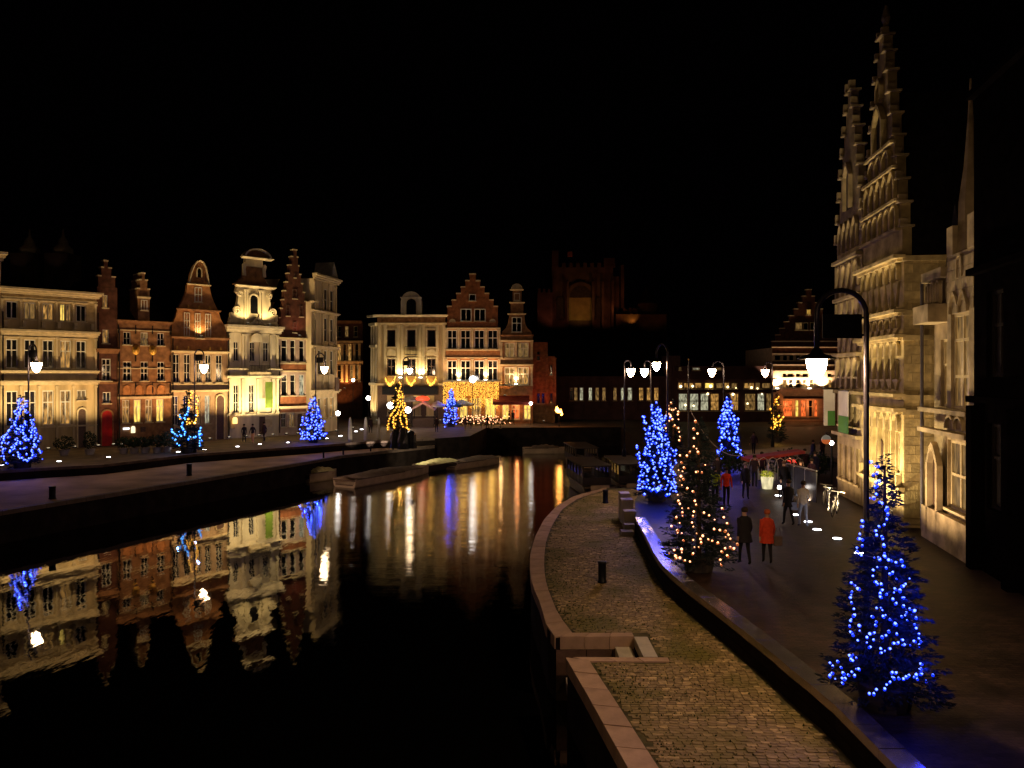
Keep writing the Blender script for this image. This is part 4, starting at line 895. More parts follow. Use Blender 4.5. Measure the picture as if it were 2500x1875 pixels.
# second, farther hall
h = House('shadowed_guild_house', 'tall narrow stepped gable guild house behind the near lamp, upper half in gloom', PR, DR, R2, 350, X0=262, depth=8, cat='guild hall')
W2 = h.U(428)-h.U(262); nb2 = 4; bw2 = (W2-.3)/nb2
gh = [(.15+bw2*k+.18, .15+bw2*(k+1)-.18, z0, z1) for k in range(nb2) for z0, z1 in ((.9, 2.6), (3.6, 4.6), (6.0, 6.7))]
h.wall_uz(sand2, 0, W2, 0, 11.8, gh, D=8)
for g in gh: h.window(0,0,0,0, 1, .6, 0 if g[2] > 1 else 3, trim, None, True, g)
for z, o_ in ((11.8, .3), (9.9, .25), (8.3, .3), (7.1, .3), (5.3, .35), (3.2, .3)): MB().box(-.05, W2+.03, -o_, -.003, z-.12, z+.04).build('string_course', sand2, h.e)
for k in range(nb2):
    u = .15+bw2*k; uarch(h, u+.12, u+bw2-.12, 10.3, 11.5, dn, sand2, fo=.14); uarch(h, u+.12, u+bw2-.12, 5.5, 6.9, None, sand2, fo=.14)
    for (z0, z1) in ((8.5, 9.7), (7.2, 8.1)): MB().prism([(u+.1, z1), (u+bw2-.1, z1), (u+bw2/2, z0)], -.1, -.002).build('carved_drop', sand2, h.e)
    for (z0, z1) in ((5.4, 6.9), (8.4, 9.7), (10, 11.6)): MB().box(u-.05, u+.05, -.16, -.003, z0, z1).build('colonnette', sand2, h.e)
cu = W2/2; z = 11.86; L_, Rr = [], []; hw = [(2.1, 12.8), (1.9, 13.8), (1.65, 14.9), (1.4, 16), (1.15, 17.0), (.85, 18.0), (.55, 19.0), (.28, 19.9)]
for w, zt in hw: L_ += [(cu-w, z), (cu-w, zt)]; Rr += [(cu+w, z), (cu+w, zt)]; z = zt
MB().prism(L_+Rr[::-1], .02, .36).build('gable', sand2, h.e)
for i, (w, zt) in enumerate(hw):
    for sgn in (-1, 1): MB().box(cu+sgn*w-.18, cu+sgn*w+.14, -.12, .46, zt+.002, zt+.09).build('gable_step', sand2, h.e); MB().box(cu+sgn*w-.07, cu+sgn*w+.07, -.12, .2, zt+.122, zt+.5).build('step_finial', sand2, h.e)
for k in range(4): u = cu-1.5+.75*k; uarch(h, u+.1, u+.65, 12.2, 13.5, dn, sand2, fo=.14, pointed=True)
uarch(h, cu-.4, cu+.4, 14.2, 16.2, darkst, sand2, fo=.18, fw=.14, pointed=True)
MB().prism([(.1, 11.9), (W2-.1, 11.9), (cu, 18.5)], .62, 8).build('roof', slate, h.e)
# balcony rail, side arm screen
ban_w = mat('white_banner_cloth', (.55, .50, .50), .8, .08); ban_g = mat('green_banner_block', (.07, .20, .05), .8, .08)
for i, (X0, X1, Y0, Ym, Y1, out) in enumerate(((322, 388, 982, 1148, 1262, .35),)):
    u0, u1 = h.U(X0), h.U(X1); z1, zm, z0 = h.Z(Y0), h.Z(Ym), h.Z(Y1)
    o = thing('hanging_banner', 'white banner with green lower block flat on the guild house wall', 'banner', h.w2(0, 0, 0), math.atan2(h.d.y, h.d.x), 'white and green banners')
    MB().box(u0, u1, -out-.03, -out, zm, z1).build('cloth', ban_w, o); MB().box(u0, u1, -out-.035, -out, z0, zm-.002).build('green_block', ban_g, o); MB().box(u0-.06, u1+.06, -out-.04, -.0, z1+.002, z1+.05).build('banner_rod', iron, o)
c = At(2025, 951, 39.3); z1, zm, z0 = c.z, At(0, 1003, 39.3).z, At(0, 1039, 39.3).z
o = thing('hanging_banner', 'white banner with green lower corner sticking out over the quay', 'banner', (c.x, 39.3, 0), 0, 'white and green banners')
MB().box(-.29, .27, -.02, .02, z0, z1).build('cloth', ban_w, o); MB().box(-.10, .272, -.03, -.021, z0+.002, zm).build('green_block', ban_g, o); MB().box(-.32, .75, -.03, .03, z1+.002, z1+.06).build('banner_rod', iron, o)
# nearer hall with tower
PB = (9.84+.2*29.0, 29.0); h = House('gothic_tower_house', 'pale gothic house with a slim tower and tall paired windows at the right', PB, (-.2, -1), R2, 1090, X0=866, depth=9, cat='guild hall')
U = h.U; uT0, uT1 = U(1003), U(1186)
Zb = lambda X, Y: h.Z(Y, X)
zs = lambda Y, X=1090: h.Z(Y, X)
wz = (zs(1085, 935), zs(630, 935)); dz = (0.0, zs(1395, 935))
g = [(U(908), U(962), wz[0], wz[1])]
h.wall_uz(sand2, 0, uT0-.02, 0, zs(175, 935), g, D=9, y0=.25)
o = h.window(0,0,0,0, 2, .62, 1, trim, None, True, g[0]); o.location.y += .25
t2 = (U(1028), U(1150), zs(1105), zs(450)); t1 = (U(1005), U(1140), zs(1660+100, 1070), zs(1320, 1070))
lowz = h.Z(1660, 1080)
h.wall_uz(sand2, uT0, uT1, 0, zs(40), [(t2[0], t2[1], t2[2], t2[3]), (t1[0], t1[1], 1.45, t1[3])], name='tower_wall', D=6)
h.window(0,0,0,0, 2, [.34,.72], 1, trim, None, True, t2); h.window(0,0,0,0, 2, .5, 1, trim, None, True, (t1[0], t1[1], 1.45, t1[3]))
for k in range(2):
    w = (t2[1]-t2[0])/2; uarch(h, t2[0]+w*k+.08, t2[0]+w*(k+1)-.08, t2[3], t2[3]+.55, None, sand2, fo=.08, pointed=True)
    uarch(h, t1[0]+w*k+.05, t1[0]+w*(k+1)-.05, zs(1245), zs(1165), dn, sand2, fo=.1)
for Y, o_ in ((1120, .32), (1270, .34), (175, .2)):
    b = MB(); b.box(-.02, uT1+.1, -o_, -.003, zs(Y)-.12, zs(Y)+.04) if Y > 200 else b.box(-.02, uT0-.05, -o_, .24, zs(Y, 935)-.3, zs(Y, 935)+.05); b.build('string_course', sand2, h.e)
ashlar(h, 'x', -.003, uT0+.01, uT1-.01, zs(440)+.0, zs(60), MB().box(0, 1, -.02, .0, 0, .34).mesh('stone', sand2), skip=((t2[0], t2[1], 0, t2[3]+.5),))
uarch(h, U(1080), U(1108), zs(210), zs(40)-.15, blackst0, sand2, fo=.06, nm='slit_window')
z = zs(40)
MB().box(uT0, uT0+.55, -.02, .6, z, z+1.0).build('turret', sand2, h.e); MB().box(uT1-.55, uT1, -.02, .6, z, z+1.1).build('turret', sand2, h.e)
MB().lathe([(.42, 0), (.38, 1.8), (.22, 3.0), (.10, 4.6), (.03, 6)], 8).build('spire', sand2, h.e, (uT0+.55, .55, z))
uarch(h, U(905), U(960), 0.05, dz[1], frame_d, sand2, y0=-.0, fo=.2, fw=.18, pointed=True, nm='door'); bpy.data.objects
MB().box(U(868), U(975), -.5, .24, zs(520, 935), zs(400, 935)).build('oriel', sand2, h.e)
for k in range(3): u = U(868)+(U(975)-U(868))*(k+.5)/3; uarch(h, u-.1, u+.1, zs(395, 935), zs(250, 935), glass, sand2, fo=.1, nm='gallery_window')
MB().tube([(-.25, -.1, .2), (-.25, -.1, 9.6)], .06, 8).build('drain_pipe', mat('lead_pipe', (.10, .09, .11), .5, metal=.3), h.e)
MB().box(-.02, uT1+.1, -.2, -.003, 0, 1.2).build('plinth', sand2, h.e)
MB().prism([(0, zs(175, 935)+.02), (uT0-.1, zs(175, 935)+.02), (uT0/2, zs(175, 935)+2.5)], .6, 9).build('roof', slate, h.e)
# black flank on the far right
e0 = h.w2(uT1, 0, 0); u_ = uT1
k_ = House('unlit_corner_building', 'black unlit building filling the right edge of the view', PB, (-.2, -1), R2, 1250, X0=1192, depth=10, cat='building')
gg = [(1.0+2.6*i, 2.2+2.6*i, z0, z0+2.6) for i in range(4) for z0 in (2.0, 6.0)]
blackst = mat('unlit_black_stone', (.003, .0022, .0026), .9, .4, 2, spec=.0)  # the building's lack of light is put into its stone and frame colours
blackf = mat('unlit_black_frame', (.012, .009, .009), .8, .2, 5, spec=.05)
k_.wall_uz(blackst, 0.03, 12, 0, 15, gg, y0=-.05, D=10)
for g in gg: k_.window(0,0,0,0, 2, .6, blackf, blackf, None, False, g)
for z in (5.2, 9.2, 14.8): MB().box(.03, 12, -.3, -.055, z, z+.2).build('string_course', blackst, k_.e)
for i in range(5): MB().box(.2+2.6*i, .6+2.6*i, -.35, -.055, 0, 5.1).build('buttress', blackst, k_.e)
k_.roof_side(1195, 1300, 100, 2)

# ---------------------------------------------------------------- street lamps
glow = emit('lamp_globe_glass', (1, .64, .32), 540, sample=True)
glow2 = emit('far_lamp_globe_glass', (1, .66, .36), 75, sample=True)
def lamp(label, base, gx, z_g, arch_h=1.6, rz=0, sc=1.0, near_=False, panel=True, group='curved street lamps'):
    # pole at base; the globe hangs gx metres along the arm (local +x), globe centre at height z_g
    o = thing('street_lamp', label, 'street lamp', base, rz, group); top_ = z_g+arch_h-gx/2
    MB().lathe([(.16, 0), (.15, .5), (.10, .6), (.075, 1.0), (.06, 1.1)], 12).build('pole_base', iron, o)
    path = [(0, 0, 1.0), (0, 0, z_g*.5), (0, 0, top_)]
    for k in range(1, 13): a = PI*k/12; path.append((gx/2-gx/2*math.cos(a), 0, top_+gx/2*math.sin(a)))
    path.append((gx, 0, z_g+.42))
    MB().tube(path, .055, 10).build('pole', iron_l, o, smooth=True)
    s = 1.0 if near_ else 1.55  # far globes enlarged to carry the flare of the lamps
    MB().lathe([(.03, .45), (.10, .38), (.14, .30), (.37, .22), (.38, .19), (.20, .185)][::-1], 16).build('lamp_shade', iron, o, (gx, 0, z_g), True)
    MB().lathe([(.02, -.24), (.09, -.19), (.16, -.06), (.20, .10), (.205, .17)], 16).build('globe', glow if near_ else glow2, o, (gx, 0, z_g), True).scale = (s, s, s)
    if panel:
        z0, z1 = z_g+.62, z_g+1.12
        MB().box(.10, gx-.12, -.02, .02, z0, z1).build('sign_panel', iron, o)
        MB().box(.02, .10, -.01, .01, z0+.05, z0+.09).box(.02, .10, -.01, .01, z1-.09, z1-.05).build('panel_bracket', iron, o)
    return o
pA = At(2115, HZ, 16); lamp('tall black curved street lamp rising behind the big blue tree', (pA.x, 16, 0), 1.03, 6.18, 1.62, PI, near_=True)
for lb, px, gpx, d_ in (('curved street lamp above the leftmost blue tree', 69.7, 101, 51), ('curved street lamp above the white and orange lit tree', 475, 503, 61), ('curved street lamp above the blue tree by the slender house', 771, 795, 70), ('curved street lamp in front of the pale yellow mansion', 984, 1002, 86)):
    a_ = (px-1250)/F*d_; gx = 1.0; want = (gpx-px)/F*d_/gx; ang = -math.acos(max(-1, min(1, want)))
    lamp(lb, (a_, d_, 0), gx, 6.65, 1.5, ang)
a_ = At(1630, HZ, 38.5); lamp('broad shaded street lamp behind the tall blue tree', (a_.x, 38.5, 0), .9, 6.55, 1.1, PI*.65, near_=True, panel=False)
for lb, px, gx_, d_, ar in (('street lamp over the dark boats, bent towards the right', 1524, 1540, 58, .5), ('street lamp straight behind the tall blue tree with thin pole', 1589, 1588, 60, .2), ('street lamp near the farther blue tree, hung left of its pole', 1767, 1738, 62, .9), ('street lamp beside the glowing inn', 1886, 1868, 66, .7)):
    a_ = (px-1250)/F*d_; w = (gx_-px)/F*d_; gx = max(.5, abs(w)); lamp(lb, (a_, d_, 0), gx, 6.35, .9, 0 if w > 0 else PI, panel=False)
# an unseen warm lamp added out of frame to light the lower path
gw = emit('added_lamp_glass', (1, .60, .27), 560, sample=True)
def added_lamp(label, x, y, z):
    o = thing('added_lamp', label, 'street lamp', (x, y, 4.4), 0, 'lamps added out of view')
    MB().lathe([(.16, 0), (.10, .6), (.06, 1.1), (.05, z-4.4-.3)], 12).build('pole', iron, o); MB().lathe([(.02, -.25), (.16, -.05), (.21, .15)], 16).build('globe', gw, o, (0, 0, z-4.4), True)
    MB().lathe([(.38, .16), (.14, .3), (.03, .42)], 16).build('lamp_shade', iron, o, (0, 0, z-4.4))
added_lamp('unseen warm lamp added left of the viewer to light the path', -2.2, 2.2, 9.8)
tag(MB().box(-45, 18, -8, -.6, -4, 4.4).build('bridge_deck', darkst), 'stone bridge deck the viewer stands on', kind='structure')

# ---------------------------------------------------------------- Christmas trees
fol_m = mat('fir_needles', (.018, .030, .034), .7, .4, 5); bark = mat('fir_bark', (.06, .035, .02), .9)
def fir_mesh(H, Rb, nwh, nbr, nsp, seed, leaf=.10):
    r_ = random.Random(seed); b = MB()
    for i in range(nwh):
        t_ = (i+.5)/nwh; z = H*(.07+.90*t_); rad = Rb*(1-t_)**.85+.05
        for k in range(nbr if t_ < .7 else nbr//2+2):
            a = r_.uniform(0, 2*PI); L = rad*r_.choice([r_.uniform(.4, .8), r_.uniform(.75, 1.1), r_.uniform(.9, 1.18)]); dr = r_.uniform(-.42, -.05); ca, sa = math.cos(a), math.sin(a); zz = z+r_.uniform(-.12, .12)
            for j in range(max(3, int(nsp*L/Rb)+2)):
                s = r_.uniform(.12, 1)**.7*L; sw = (1-.6*s/L)*.24*L; of = r_.uniform(-sw, sw)
                p_ = Vector((ca*s-sa*of, sa*s+ca*of, zz+dr*s+.25*s*s/L*.6+r_.uniform(-.03, .03)))
                d_ = Vector((ca+r_.uniform(-.7, .7), sa+r_.uniform(-.7, .7), r_.uniform(-.3, .35))).normalized()*leaf*r_.uniform(.8, 1.5)
                n_ = d_.cross(Vector((r_.uniform(-1, 1), r_.uniform(-1, 1), 1))).normalized()*leaf*.16
                b.add([p_-n_, p_+n_, p_+d_], [(0,1,2)])
                n2 = n_.cross(d_).normalized()*leaf*.16; b.add([p_-n2, p_+n2, p_+d_*.9], [(0,1,2)])
    return b.mesh('crown', fol_m)
near_crown = [fir_mesh(4.5, 1.25, 30, 17, 34, s_, .11) for s_ in (1, 2)]
far_crown = [fir_mesh(4.5, 1.2, 22, 12, 16, s_, .2) for s_ in (3, 4, 5)]
bulb_cache = {}
for h_ in HOUSES:
    for kind_ in (True, False):
        q = sorted([f for f in h_.fls if f[2] == kind_], key=lambda f: (f[0], f[1])); n_ = len(q)
        od = {1: ['the only'], 2: ['left', 'right'], 3: ['left', 'middle', 'right'], 4: ['first', 'second', 'third', 'fourth'], 5: ['first', 'second', 'third', 'fourth', 'fifth'], 6: ['first', 'second', 'third', 'fourth', 'fifth', 'sixth']}
        for k, f in enumerate(q):
            w_ = od.get(n_, [str(k)]*n_)[k]
            f[3]['label'] = ('glowing floodlight on the ' if kind_ else 'small dark floodlight at the ')+h_.nm+(', '+w_+(' from the left' if n_ > 3 else ' one') if n_ > 1 else '')
def tree(label, px, by, ty, Zfn, strands, m, r_b, step, glow_c, gp, near_=0, group='lit christmas trees', singles=False, extra=None, Rb=1.25, zb=0, fill=0):
    base = G(px, by, zb); d_ = base.y; H = (by-ty)/F*d_; o = thing('christmas_tree', label, 'christmas tree', base, R.uniform(0, 6), group)
    o.rotation_euler = (0, 0, 0)
    c = put('crown', (near_crown if near_ else far_crown)[R.randrange(2)], o, (0, 0, .05), R.uniform(0, 6)); c.scale = (Rb/1.25, Rb/1.25, H/4.5)
    MB().lathe([(.09, 0), (.06, H*.5), (.02, H*.95)], 8).build('trunk', bark, o)
    MB().lathe([(.42, 0), (.5, .42), (.46, .45)], 12).build('tree_tub', darkst, o)
    pts = []; step *= 1 if singles else .62
    for st in strands:
        mm = m
        if isinstance(st[0], str): mm = extra[st[0]]; st = st[1:]
        P = [Vector(Zfn(*q)) for q in st]
        if len(P) == 1: P.append(P[0]+Vector((.2, .2)))
        L = sum((b_-a_).length for a_, b_ in zip(P, P[1:])); n = max(1, int(L/step))
        for q in resample(P, n):
            q = q+Vector((R.gauss(0, step*.22), R.gauss(0, step*.22)))
            z = CH-(q.y-HZ)/F*d_-zb; x = (q.x-px)/F*d_; rad = Rb*max(.05, 1-max(0, z)/H)**.85+.05
            dep = math.sqrt(max(0, rad*rad-x*x)) if abs(x) < rad else 0
            k = (d_-dep)/d_; pts.append((x+(base.x)*(k-1)+0, -dep, CH-zb-(CH-zb-z)*k, mm))
            if not singles and R.random() < .15: pts.append((-(x), dep*R.uniform(.7, 1), z, mm))
    for _ in range(fill):
        z = H*R.uniform(.12, .95)**1.2; rad = Rb*(1-z/H)**.85+.03; a = R.uniform(0, 2*PI); pts.append((rad*math.cos(a), rad*math.sin(a), z, m))
    ms = {}
    for p_ in pts: ms.setdefault(p_[3].name, []).append(p_)
    for nm, L in ms.items():
        wire = MB()
        q = sorted(L, key=lambda v: v[2])
        for a_, b_ in zip(L, L[1:]):
            if (Vector(a_[:3])-Vector(b_[:3])).length < .5: wire.tube([a_[:3], b_[:3]], .006, 3)
        w_ = tag(wire.build('light_string', iron, o), kind='stuff')
        if singles:
            if nm not in bulb_cache: bulb_cache[nm] = MB().lathe([(.4*r_b, -r_b*2.0), (r_b*1.25, -r_b*1.1), (r_b*1.25, -r_b*.35), (r_b*.9, -r_b*.3)], 7, mi=1).lathe([(r_b*.9, -r_b*.3), (r_b*.95, r_b*.5), (.15*r_b, r_b*1.3)], 7).mesh('bulb', [MATS[nm], HALO[nm]], True)
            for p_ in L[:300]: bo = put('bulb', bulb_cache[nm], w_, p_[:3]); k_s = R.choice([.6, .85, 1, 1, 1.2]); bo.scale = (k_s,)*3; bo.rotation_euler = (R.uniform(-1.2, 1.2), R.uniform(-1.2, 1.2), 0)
        else:
            b = MB()
            for p_ in L:
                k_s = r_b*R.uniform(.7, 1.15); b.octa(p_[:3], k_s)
                b.octa((p_[0]+R.uniform(-1, 1)*r_b, p_[1]+r_b, p_[2]+R.uniform(-1.4, .6)*r_b), k_s*1.5, 1)  # larger glowing companion added for the halo of each far bulb
            tag(b.build('bulbs', [MATS[nm], HALO[nm]], w_), kind='stuff')
    q = sorted([v for v in pts if v[2] > .9], key=lambda v: v[2])
    for k in range(gp[0]):
        v = q[int((k+.5)/gp[0]*len(q))]; point(base+Vector((v[0], v[1]-.06, v[2])), gp[1], glow_c, .05)
    return o
BLUE = (.01, .03, 1)
T11 = [[(480,60),(505,65),(500,80)],[(520,100),(500,165),(515,210),(500,240),(485,265)],[(520,130),(525,190)],[(530,260),(555,290),(585,300),(570,330),(565,365),(545,390),(515,400),(515,440),(540,445),(545,490),(555,530),(535,575)],
 [(450,375),(425,445),(450,460),(440,490),(400,515),(430,540)],[(500,555),(560,555),(605,590),(640,575),(635,600)],[(515,605),(490,650),(505,690),(540,690),(540,725),(525,765),(560,750)],[(550,620),(585,630),(620,660)],
 [(385,685),(420,720),(395,745),(375,760),(395,810),(410,840),(385,875),(375,890),(380,930),(400,965)],[(420,925),(440,945),(465,970),(500,950),(515,900),(500,865)],[(430,985),(460,1000),(500,985)],
 [(510,820),(555,830),(565,850),(545,870),(590,890),(605,910),(585,935),(610,950)],[(685,675),(660,705),(640,715),(605,740),(595,785),(615,795)],[(635,735),(650,765),(650,800),(655,825),(640,860)],
 [(680,820),(710,840),(715,880),(705,905),(720,930),(725,970),(745,990),(730,1020)],[(660,860),(675,890),(700,910)],[(545,970),(565,975)],[(495,1025),(520,1035),(540,1055),(570,1045),(600,1015),(640,985),(640,1020),(675,1020),(705,1000)],
 [(275,1115),(290,1145),(270,1170),(305,1185),(335,1195),(345,1220),(365,1185),(380,1150),(430,1140),(415,1170)],[(315,1105),(340,1135),(355,1160)],[(385,1070),(385,1110),(410,1065),(415,1090)],
 [(590,1155),(590,1180),(625,1185),(655,1195),(680,1165),(705,1190),(740,1120),(740,1165),(765,1155),(795,1165)],[(720,1190),(745,1195),(765,1205)],[(480,1262),(510,1270),(530,1240),(545,1240),(580,1215),(620,1155)]]
tree('big blue lit fir tree nearest on the upper quay beside the near lamp', 2160, 1722, 1105, ZN, T11, blue_b, .021, 12, BLUE, (30, 5), 1, singles=True, Rb=1.0)
T6 = [[(300,250),(265,300),(300,320),(330,360),(320,420),(350,450),(300,500),(340,540),(350,600),(350,660),(340,720)],[(205,350),(215,400),(235,480),(245,540)],[(385,340),(370,390),(360,420),(345,480),(355,560)],
 [(160,560),(170,610),(175,660),(215,700),(240,740),(200,790),(190,800),(210,825)],[(240,720),(235,790)],[(270,560),(260,620),(290,640),(285,690),(300,750),(315,800),(325,830)],
 [(400,540),(420,600),(455,600),(440,640),(455,690),(430,720),(440,790),(435,830),(395,860),(430,895)],[(380,560),(395,620),(380,680),(370,740),(365,790)],[(245,880),(280,900),(310,870),(340,890)],[(300,430),(280,490),(310,560),(330,620)],
 [(320,300),(340,380),(335,440),(355,520)],[(230,400),(215,360)],[(345,560),(360,640),(335,690),(360,700)],[(260,880),(330,880)]]
tree('tall blue lit fir tree by the quay steps', 1604, 1222, 978, P3, T6, blue_b, .050, 13, BLUE, (16, 22), 0, Rb=1.0, fill=150)
T8 = [[(580,390),(590,430),(600,460),(585,520),(600,570),(625,600),(625,630)],[(555,620),(540,650),(515,650),(480,640),(505,700),(520,740),(485,780),(480,820),(500,825)],[(655,720),(640,735),(655,770)],[(605,770),(610,775)],[(475,740),(485,800),(515,870),(555,900),(585,890)],
 [(475,930),(455,1000),(480,990),(505,1070),(460,1110),(480,1140)],[(575,970),(610,1000),(590,1060),(580,1110),(600,1160),(595,1220),(580,1240),(620,1260),(655,1215)],[(535,1025),(490,1050)],[(660,1060),(700,1070)],[(800,1050),(815,1080),(795,1110),(825,1130)],
 [(745,1130),(735,1165),(740,1190),(790,1190),(825,1185),(815,1240),(835,1215)],[(690,1250),(715,1260)],[(645,1280),(630,1310)],[(850,1260),(855,1310),(890,1310),(905,1270),(885,1325)],[(445,1160),(450,1190),(490,1190),(485,1215),(505,1190)],
 [(405,1330),(430,1340),(465,1345),(480,1380),(475,1410)],[(515,1265),(505,1310),(500,1350),(485,1390)],[(595,1325),(585,1370),(575,1410),(525,1410)],[(765,1345),(790,1330),(815,1330)],[(750,1415),(785,1435),(820,1415),(820,1390)],[(765,1280),(770,1285)]]
tree('warm white lit fir tree between the dark edge and the couple', 1706, 1392, 1018, P3, T8, warm_b, .030, 14, (1, .45, .2), (6, 1.0), 1, singles=True, Rb=1.22)
T9 = [[(830,210),(820,260),(790,290),(800,330),(770,360),(770,420),(790,470),(785,520)],[(845,280),(860,320),(905,370),(910,390),(880,440),(895,480),(870,520),(905,520),(910,580),(910,615)],[(830,380),(845,420),(830,450),(850,480),(835,510),(850,540),(885,560)],[(785,560),(785,600),(785,645)],[(825,320),(850,350),(870,400)],[(810,290),(840,310),(820,350),(830,400),(815,450)]]
tree('blue lit fir tree farther back over the red jackets', 1780, 1132, 962, P3, T9, blue_b, .07, 14, BLUE, (12, 38), 0, Rb=.9, fill=90)
T1 = [[(125,1080),(115,1120),(130,1150),(105,1200),(90,1240),(120,1280),(145,1300),(160,1340),(190,1330),(200,1260),(215,1260)],[(165,1095),(145,1140),(115,1170)],[(155,1215),(155,1240),(140,1270)],[(190,1215),(205,1210)],[(75,1240),(50,1285),(20,1330),(15,1380),(20,1415)],
 [(60,1280),(30,1300),(0,1330)],[(110,1340),(90,1390),(60,1410)],[(215,1310),(215,1360),(195,1400),(210,1430),(160,1465),(120,1450),(110,1415)],[(215,1370),(240,1400),(250,1420)]]
tree('leftmost blue lit fir tree under the first far lamp', 53, 1143, 962, Z1, T1, blue_b, .06, 8, BLUE, (12, 17), 0, Rb=1.3, fill=90)
T2 = [[(245,1250),(240,1280),(220,1300),(215,1340),(185,1380),(190,1400)],[(180,1320),(175,1310)],[(115,1410),(120,1430),(150,1450),(170,1430),(185,1460),(215,1450),(215,1420),(190,1400)],[(130,1480),(155,1510),(175,1525)],[(235,1480),(260,1470),(295,1465)],[(320,1440),(335,1400),(325,1440),(325,1490),(318,1525)],
 [(140,1440),(160,1460),(150,1480)],['g',(265,1130),(258,1180),(250,1230),(260,1250)],['g',(300,1170),(305,1210),(295,1250),(310,1290),(300,1330)],['g',(235,1340),(225,1370),(250,1360),(270,1370),(300,1350),(290,1365)]]
tree('fir tree lit icy blue below and orange at the tip', 458, 1106, 950, Z2, T2, ice_b, .065, 9, (.1, .3, 1), (5, 16), 0, extra={'g': gold_b}, Rb=1.2)
T3 = [[(1175,1180),(1170,1220),(1165,1260),(1150,1290),(1160,1330),(1145,1380),(1130,1440),(1145,1475),(1170,1450),(1185,1390),(1180,1330),(1190,1270)],[(1080,1325),(1075,1360),(1065,1410),(1085,1430),(1100,1460),(1080,1490)],[(1215,1330),(1225,1360),(1200,1400),(1210,1440),(1240,1470),(1250,1445)],[(1120,1340),(1110,1400),(1120,1470)]]
tree('blue lit fir tree before the dark red gable house', 765, 1080, 966, Z2, T3, blue_b, .075, 10, BLUE, (12, 24), 0, Rb=1.15, fill=90)
T4 = [[(545,900),(545,940),(530,980),(525,1020),(530,1060),(510,1100),(480,1130),(470,1170),(450,1210),(450,1255)],[(555,970),(560,1030),(565,1080),(575,1130),(590,1180),(595,1220),(600,1250)],[(540,1000),(545,1060),(530,1120),(500,1160),(490,1210),(500,1240)],[(560,1110),(540,1160),(555,1210),(575,1245)],[(580,1060),(590,1100)]]
tree('golden lit fir tree in front of the pale yellow mansion', 971, 1052, 932, Z3, T4, gold_b, .085, 8, (1, .5, .1), (5, 40), 0, Rb=1.25)
T5 = [[(935,950),(930,990),(920,1040),(890,1060),(910,1090),(930,1120),(920,1160),(900,1170)],[(945,1020),(950,1080),(945,1120),(965,1160),(975,1165)],[(885,1100),(890,1140)],[(880,1235)],[(925,1000),(905,1060)]]
tree('small far blue lit fir tree left of the light curtain', 1101, 1042, 948, Z3, T5, blue_b, .085, 9, BLUE, (10, 30), 0, Rb=1.0, fill=90)
T7 = [[(415,250),(400,290),(400,340),(425,360),(400,400),(390,440),(380,490)],[(455,290),(470,320),(465,370)],[(450,420),(470,450),(480,480),(480,525)],[(420,300),(415,340)]]
tree('orange lit fir tree hiding behind the tall blue one', 1643, 1118, 972, P3, T7, warm_b, .07, 14, (1, .45, .12), (4, 12), 0, Rb=.9)
T10 = [[(1205,200),(1195,235),(1205,270)],[(1155,300),(1165,350),(1170,400),(1175,450)],[(1215,340),(1235,350),(1225,400),(1215,430),(1190,380),(1185,430)]]
tree('gold lit fir tree beside the glowing inn', 1897, 1078, 958, P3, T10, gold_b, .085, 12, (1, .5, .1), (4, 20), 0, Rb=.9)

# ---------------------------------------------------------------- small things on the quays
def bollard(label, px, py, hpx, r=.13):
    p_ = G(px, py, ZL); hh = hpx/F*p_.y
    o = MB().lathe([(r*1.15, 0), (r*1.15, .05), (r, .07), (r, hh-.08), (r*1.12, hh-.06), (r*1.08, hh-.01), (r*.7, hh)], 14).build('bollard', iron, None, p_, True)
    tag(o, label, 'bollard', 'black mooring bollards')
bollard('black bollard in the middle of the near lower path', 1470, 1422, 52)
bollard('black bollard at the far end of the near lower path', 1478, 1228, 32, .14)
bollard('black bollard on the far landing, nearer the picture edge', 128, 1218, 31, .17)
bollard('black bollard on the far landing below the white and orange lit tree', 462, 1161, 29, .17)
for k, (px, py) in enumerate(((790, 1118), (838, 1110), (905, 1102), (960, 1098))):
    p_ = G(px, py, ZL); o = MB().lathe([(.07, 0), (.07, .42), (.10, .45), (.03, .5)], 10).build('mooring_post', iron, None, p_); tag(o, 'short dark mooring post at the far landing edge, '+['first', 'second', 'third', 'last'][k]+' from the left', 'mooring post', 'posts along the far landing')
gl = [(6,1137),(144,1127),(265,1117),(435,1104),(499,1098),(580,1091),(634,1085),(703,1081),(798,1071)]
nb_ = ['below the leftmost blue tree', 'before the mansion door end', 'in front of the brown brick house', 'left of the icy lit tree', 'right of the icy lit tree', 'left of the walker at the white house', 'right of the walker at the white house', 'before the dark red gable house', 'right of the blue tree by the slender house']
for (px, py), w in zip(gl, nb_):
    p_ = G(px, py); s_ = 1.3; o = MB().lathe([(.2, 0), (.2, .02)], 14).build('ground_spotlight', iron, None, p_); MB().lathe([(.15, .021), (.13, .04), (.08, .05)], 14).build('lamp_glass', disc_m, o)
    tag(o, 'round white ground spotlight '+w, 'ground light', 'ground spotlights along the far bank')
# steps beside the wall
o = thing('quay_steps', 'pale stone steps climbing from the lower path to the upper quay', 'steps', (5.2, 33, 0))
for (x0, x1, y0, y1, z0, z1) in ((-.62, -.1, -.9, -.35, ZL, -.46), (-.42, .08, -.34, .1, ZL, -.28), (-.28, .25, .75, 1.35, ZL, .10), (-.22, .30, 1.9, 2.6, ZL, .42), (-.18, .28, 2.62, 3.3, ZL, .60)):
    MB().box(x0, x1, y0, y1, z0, z1).build('step', pale if z1 > .05 else mat('grey_step_stone', (.30, .26, .26), .6, .2, 4), o)
